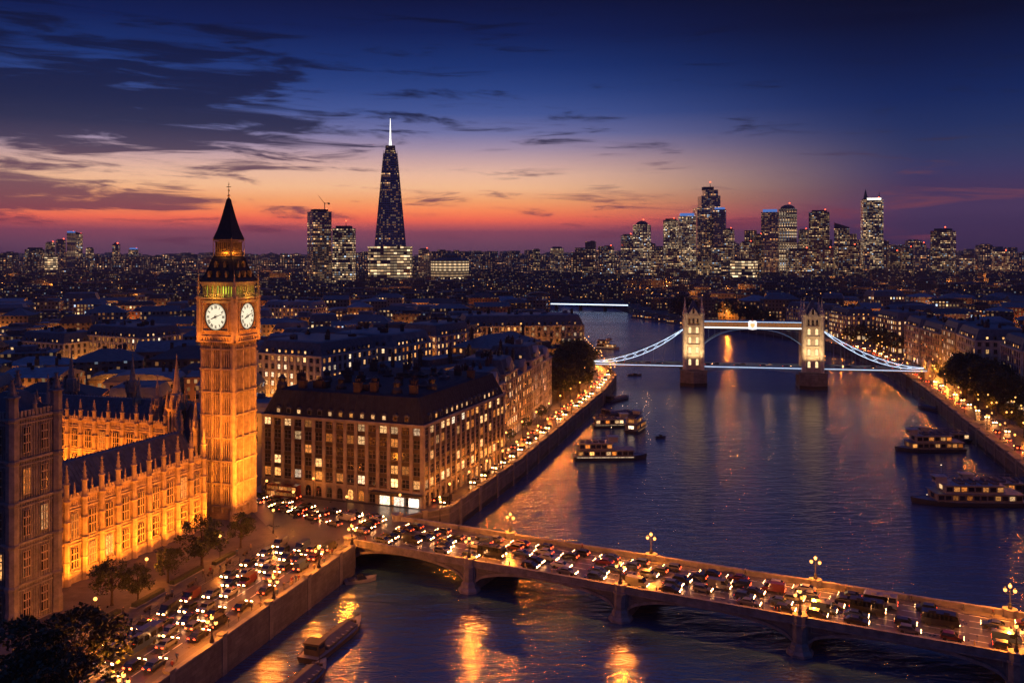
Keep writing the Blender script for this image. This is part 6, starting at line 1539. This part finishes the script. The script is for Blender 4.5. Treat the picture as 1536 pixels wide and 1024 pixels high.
def lane_cars(pts_fn, length, step, back, where, z=6.03, full=True, start=0, skip=.12, jit=.25):
    d = start
    while d < length:
        if cr_r.random() > skip:
            x, y, a = pts_fn(d); kind = cr_r.choices(('saloon', 'hatchback', 'van'), (5, 4, 1.3))[0]; col = cr_r.choices(list(PAINT), (6, 1.0, .6, 3.5, 2, 3))[0]
            car(x, y, a + (math.pi if back else 0) + cr_r.uniform(-.008, .008), kind, col, f'{col} {kind} {where}', f'{col} {kind}s {where}', z, full)
        d += step * cr_r.uniform(.85, 1.35)
for t, back, nm in ((4.0, 0, 'in the bridge lane nearest the near parapet'), (7.2, 0, 'in the second bridge lane from the near parapet'), (10.4, 0, 'in the middle bridge lane'), (13.6, 1, 'in the second bridge lane from the far parapet'), (16.8, 1, 'in the bridge lane nearest the far parapet')):
    lane_cars(lambda d, t=t: (*BP(-30 + d, t), BANG), 152, 7.0, back, nm, BZ + .05, True, cr_r.uniform(0, 6))
eang = math.atan2(EU.y, EU.x)
for v, back, nm in ((5.0, 1, 'on the embankment in the lane beside the wall'), (8.3, 1, 'on the embankment in the second lane from the wall'), (11.5, 0, 'in the middle lane of the embankment queue'), (14.7, 0, 'in the embankment lane next to the kerbside one'), (17.9, 0, 'in the kerbside lane before the garden')):
    lane_cars(lambda d, v=v: (*EP(2 + d, v), eang), 88, 6.6, back, nm, 6.03, True, cr_r.uniform(0, 6), .1)
# junction: streams curving from the bridge to the street behind the clock tower and down the embankment
jl = [((-35, 231), (-108, 274.5)), ((-34.5, 234), (-100, 271)), ((-33, 237), (-92, 272)), ((-36, 227), (-90, 268)), ((-34, 240), (-84, 262))]
for i, (a, b) in enumerate(jl):
    a, b = Vector(a), Vector(b); d_ = (b - a); L_ = d_.length; an = math.atan2(d_.y, d_.x)
    lane_cars(lambda d, a=a, d_=d_, L_=L_, an=an: (*(a + d_ * (d / L_)), an), L_ - 4, 7.8, i % 2 == 0, 'in the junction before the corner block', 6.03, True, 3, .12)
def off_lane(pl, o):
    q = offs(pl, o); seg = []; acc = 0
    for p0, p1 in zip(q[:-1], q[1:]): L = math.hypot(p1[0] - p0[0], p1[1] - p0[1]); seg.append((acc, L, p0, p1)); acc += L
    def fn(d):
        for s0, L, p0, p1 in seg:
            if d <= s0 + L: f = (d - s0) / L; return (p0[0] + (p1[0] - p0[0]) * f, p0[1] + (p1[1] - p0[1]) * f, math.atan2(p1[1] - p0[1], p1[0] - p0[0]))
        p0, p1 = seg[-1][2:]; return (*p1, math.atan2(p1[1] - p0[1], p1[0] - p0[0]))
    return fn
lane_cars(off_lane(EMB, 4.2), 290, 9.5, 1, 'on the riverside road below the terrace, wall side', 6.03, False, 8, .15)
lane_cars(off_lane(EMB, 7.6), 290, 10.5, 0, 'on the riverside road below the terrace, shop side', 6.03, False, 8, .2)
lane_cars(off_lane(RBK, -6.2), 560, 13, 0, 'on the opposite bank road, wall side', 6.03, False, 90, .15)
lane_cars(off_lane(RBK, -10.5), 560, 15, 1, 'on the opposite bank road, far side', 6.03, False, 95, .2)
for y_, bk_ in ((-2.6, 0), (2.2, 1)):
    lane_cars(lambda d, y_=y_: (*tbw(-58 + d, y_, 0)[:2], bang), SPAN + 112, 13, bk_, 'crossing the bascule bridge', DZ + .03, False, 3, .2)
# dark coach and buses
def bus(x, y, ang, label, L=11.5, h=3.1, col='dark blue', z=6.05, double=False):
    H2 = 4.3 if double else h; nm_ = 'bus' if double else 'coach' if 'coach' in label else 'minibus'; o = thing(nm_, label, nm_, (x, y, z), ang); w = 1.25
    b = MB(); P = [(-L / 2, .4), (L / 2, .4), (L / 2 + .08, 1.2), (L / 2 - .25, H2 - .2), (L / 2 - .6, H2), (-L / 2 + .1, H2)]; b.loft([[(px, -w * (1 if pz < H2 - .1 else .92), pz) for px, pz in P], [(px, w * (1 if pz < H2 - .1 else .92), pz) for px, pz in P]])
    b.box(-L * .3, -L * .1, -.7, .7, H2, H2 + .22); b.box(L * .1, L * .25, -.7, .7, H2, H2 + .2); b.build('body', M['p_' + col], o)
    for s in (-1, 1):
        for z0 in ((1.3, 2.9) if double else (1.45,)):
            n = 7
            for k in range(n): g = MB(); g.quad((-.62, 0, 0), (.62, 0, 0), (.62, 0, .95), (-.62, 0, .95)); q = g.build('window', M['cglass' if double is False else 'lit3'], o); q.location = (-L / 2 + .9 + k * (L - 1.8) / (n - 1) * .98, s * (w + .015), z0); q.rotation_euler = (0, 0, 0 if s < 0 else math.pi)
        put('headlight', HEADM, o, (L / 2 + .1, s * .85, .8)); put('taillight', TAILM, o, (-L / 2 - .03, s * .9, 1.0))
        for xx in (-L * .3, L * .32): put('wheel', WHEEL, o, (xx, s * 1.15, .4)).scale = (1.3,) * 3
    g = MB(); g.quad((L / 2 + .1, -1.05, 1.35), (L / 2 + .1, 1.05, 1.35), (L / 2 - .2, 1.0, H2 - .4), (L / 2 - .2, -1.0, H2 - .4)); g.build('windscreen', M['cglass'], o)
    return o
def evict(x, y, r):
    for o in [o for o in COL.objects if o.get('category') in ('car', 'van') and (o.location.x - x) ** 2 + (o.location.y - y) ** 2 < r * r]:
        for c in list(o.children): bpy.data.objects.remove(c)
        bpy.data.objects.remove(o)
def put_bus(x, y, ang, label, L=11.5, **kw):
    for f in (-.33, 0, .33): evict(x + math.cos(ang) * L * f, y + math.sin(ang) * L * f, 3.6)
    bus(x, y, ang, label, L, **kw)
x, y = EP(62, 12.6); put_bus(x, y, eang, 'long dark blue coach in the embankment queue beside the big tree', 13, col='dark blue')
x, y = BP(2, 7.2); put_bus(x, y, BANG, 'black minibus on the bridge just past the first near lamp', 6.6, h=2.5, col='black')
x, y = BP(84, 11); put_bus(x, y, BANG, 'black minibus in the middle of the bridge right of the third near lamp', 6.6, h=2.5, col='black')
x, y = BP(86, 15.4); put_bus(x, y, BANG + math.pi, 'silver minibus beside the far parapet right of the third near lamp', 6.6, h=2.5, col='silver')
x, y = BP(97, 10.6); put_bus(x, y, BANG, 'black minibus nearest the picture edge on the bridge', 6.6, h=2.5, col='black')
x, y = G(425, 748); put_bus(x, y, math.atan2(18.7, -49.5), 'red double decker in the street behind the clock tower', 10.5, col='dark red', double=True)

# ------------------------------------------------------------------ people on the pavements
def person_mesh(seed, coat):
    q = random.Random(seed); st = q.uniform(.16, .3)
    J = [(0, 0, .95), (0, 0, 1.22), (.02, 0, 1.45), (.03, 0, 1.56), (.05, 0, 1.70), (.03, .1, .9), (st, .1, .5), (st - .12, .1, .07), (st + .06, .1, .04), (.03, -.1, .9), (-st + .12, -.1, .5), (-st - .08, -.1, .1), (-st + .06, -.1, .04),
         (.02, .2, 1.42), (-.1, .27, 1.15), (.06, .28, .9), (.02, -.2, 1.42), (.12, -.27, 1.15), (.26, -.26, .94)]
    Ed = [(0, 1), (1, 2), (2, 3), (3, 4), (0, 5), (5, 6), (6, 7), (7, 8), (0, 9), (9, 10), (10, 11), (11, 12), (2, 13), (13, 14), (14, 15), (2, 16), (16, 17), (17, 18)]
    rads = [.15, .15, .13, .055, .105, .1, .065, .045, .04, .1, .065, .045, .04, .075, .05, .035, .075, .05, .035]
    me = bpy.data.meshes.new('p'); me.from_pydata(J, Ed, []); o = bpy.data.objects.new('p', me); COL.objects.link(o)
    md = o.modifiers.new('s', 'SKIN'); sv = me.skin_vertices[0].data
    for i, r_ in enumerate(rads): sv[i].radius = (r_ * .85, r_); sv[i].use_root = (i == 0)
    o.modifiers.new('u', 'SUBSURF').levels = 1
    dg = bpy.context.evaluated_depsgraph_get(); r_ = bpy.data.meshes.new_from_object(o.evaluated_get(dg)); bpy.data.objects.remove(o); r_.name = 'person'
    r_.materials.clear()
    for m_ in (coat, M['p_black'], M['skin'], M['hair']): r_.materials.append(m_)
    for p in r_.polygons:
        c = p.center; p.material_index = (1 if c.z < .82 else 3 if c.z > 1.66 and c.x < .07 else 2 if c.z > 1.5 else 2 if abs(c.y) > .22 and c.z < .96 else 0); p.use_smooth = True
    return r_
M['skin'] = mat('skin', (.42, .26, .18), .6, .1); M['hair'] = mat('hair', (.03, .02, .015), .7, .1)
COATS = {'dark': mat('coat_dark', (.03, .03, .035), .8, .2), 'tan': mat('coat_tan', (.25, .18, .1), .8, .2), 'red': mat('coat_red', (.2, .03, .025), .8, .2), 'blue': mat('coat_blue', (.04, .07, .16), .8, .2)}
PM = {k_: person_mesh(i, m_) for i, (k_, m_) in enumerate(COATS.items())}
def person(x, y, a, where):
    k_ = R.choice(list(PM)); o = put('person', PM[k_], None, (x, y, 6.13), a); o.scale = (R.uniform(.96, 1.06),) * 3
    tag(o, f'person in a {k_} coat walking {where}', 'person', f'people in {k_} coats walking {where}')
for i in range(22): x, y = EP(R.uniform(3, 88), R.uniform(1.0, 3.0)); person(x, y, eang + R.choice((0, math.pi)), 'along the embankment wall')
for i in range(16): x, y = BP(R.uniform(-30, 118), R.uniform(.8, 2.0)); person(x, y, BANG + R.choice((0, math.pi)), 'by the near bridge parapet')
for i in range(10): x, y = BP(R.uniform(-30, 118), R.uniform(19.2, 20.3)); person(x, y, BANG + R.choice((0, math.pi)), 'by the far bridge parapet')
for i in range(14): x, y = EP(R.uniform(6, 70), R.uniform(20.8, 27)); person(x, y, R.uniform(0, 6.28), 'across the garden paving')
for i in range(10): f = R.random(); person(-76 + 48 * f, 268.5 - 17 * f + .8, hang + R.choice((0, math.pi)), 'past the corner block arcade')
# ------------------------------------------------------------------ evening haze
hz = MB(); hz.box(-9000, 9000, -320, 9800, -2.5, 430)
m_ = bpy.data.materials.new('haze'); m_.use_nodes = True; nt_ = m_.node_tree; nt_.nodes.clear()
v_ = nd(nt_, 'ShaderNodeVolumePrincipled', {'Color': (.75, .78, .9, 1), 'Density': 6e-5, 'Anisotropy': 0.0})
nd(nt_, 'ShaderNodeOutputMaterial', {'Volume': v_.outputs[0]})
tag(hz.build('haze', m_), kind='stuff')
cy.volume_bounces = 0
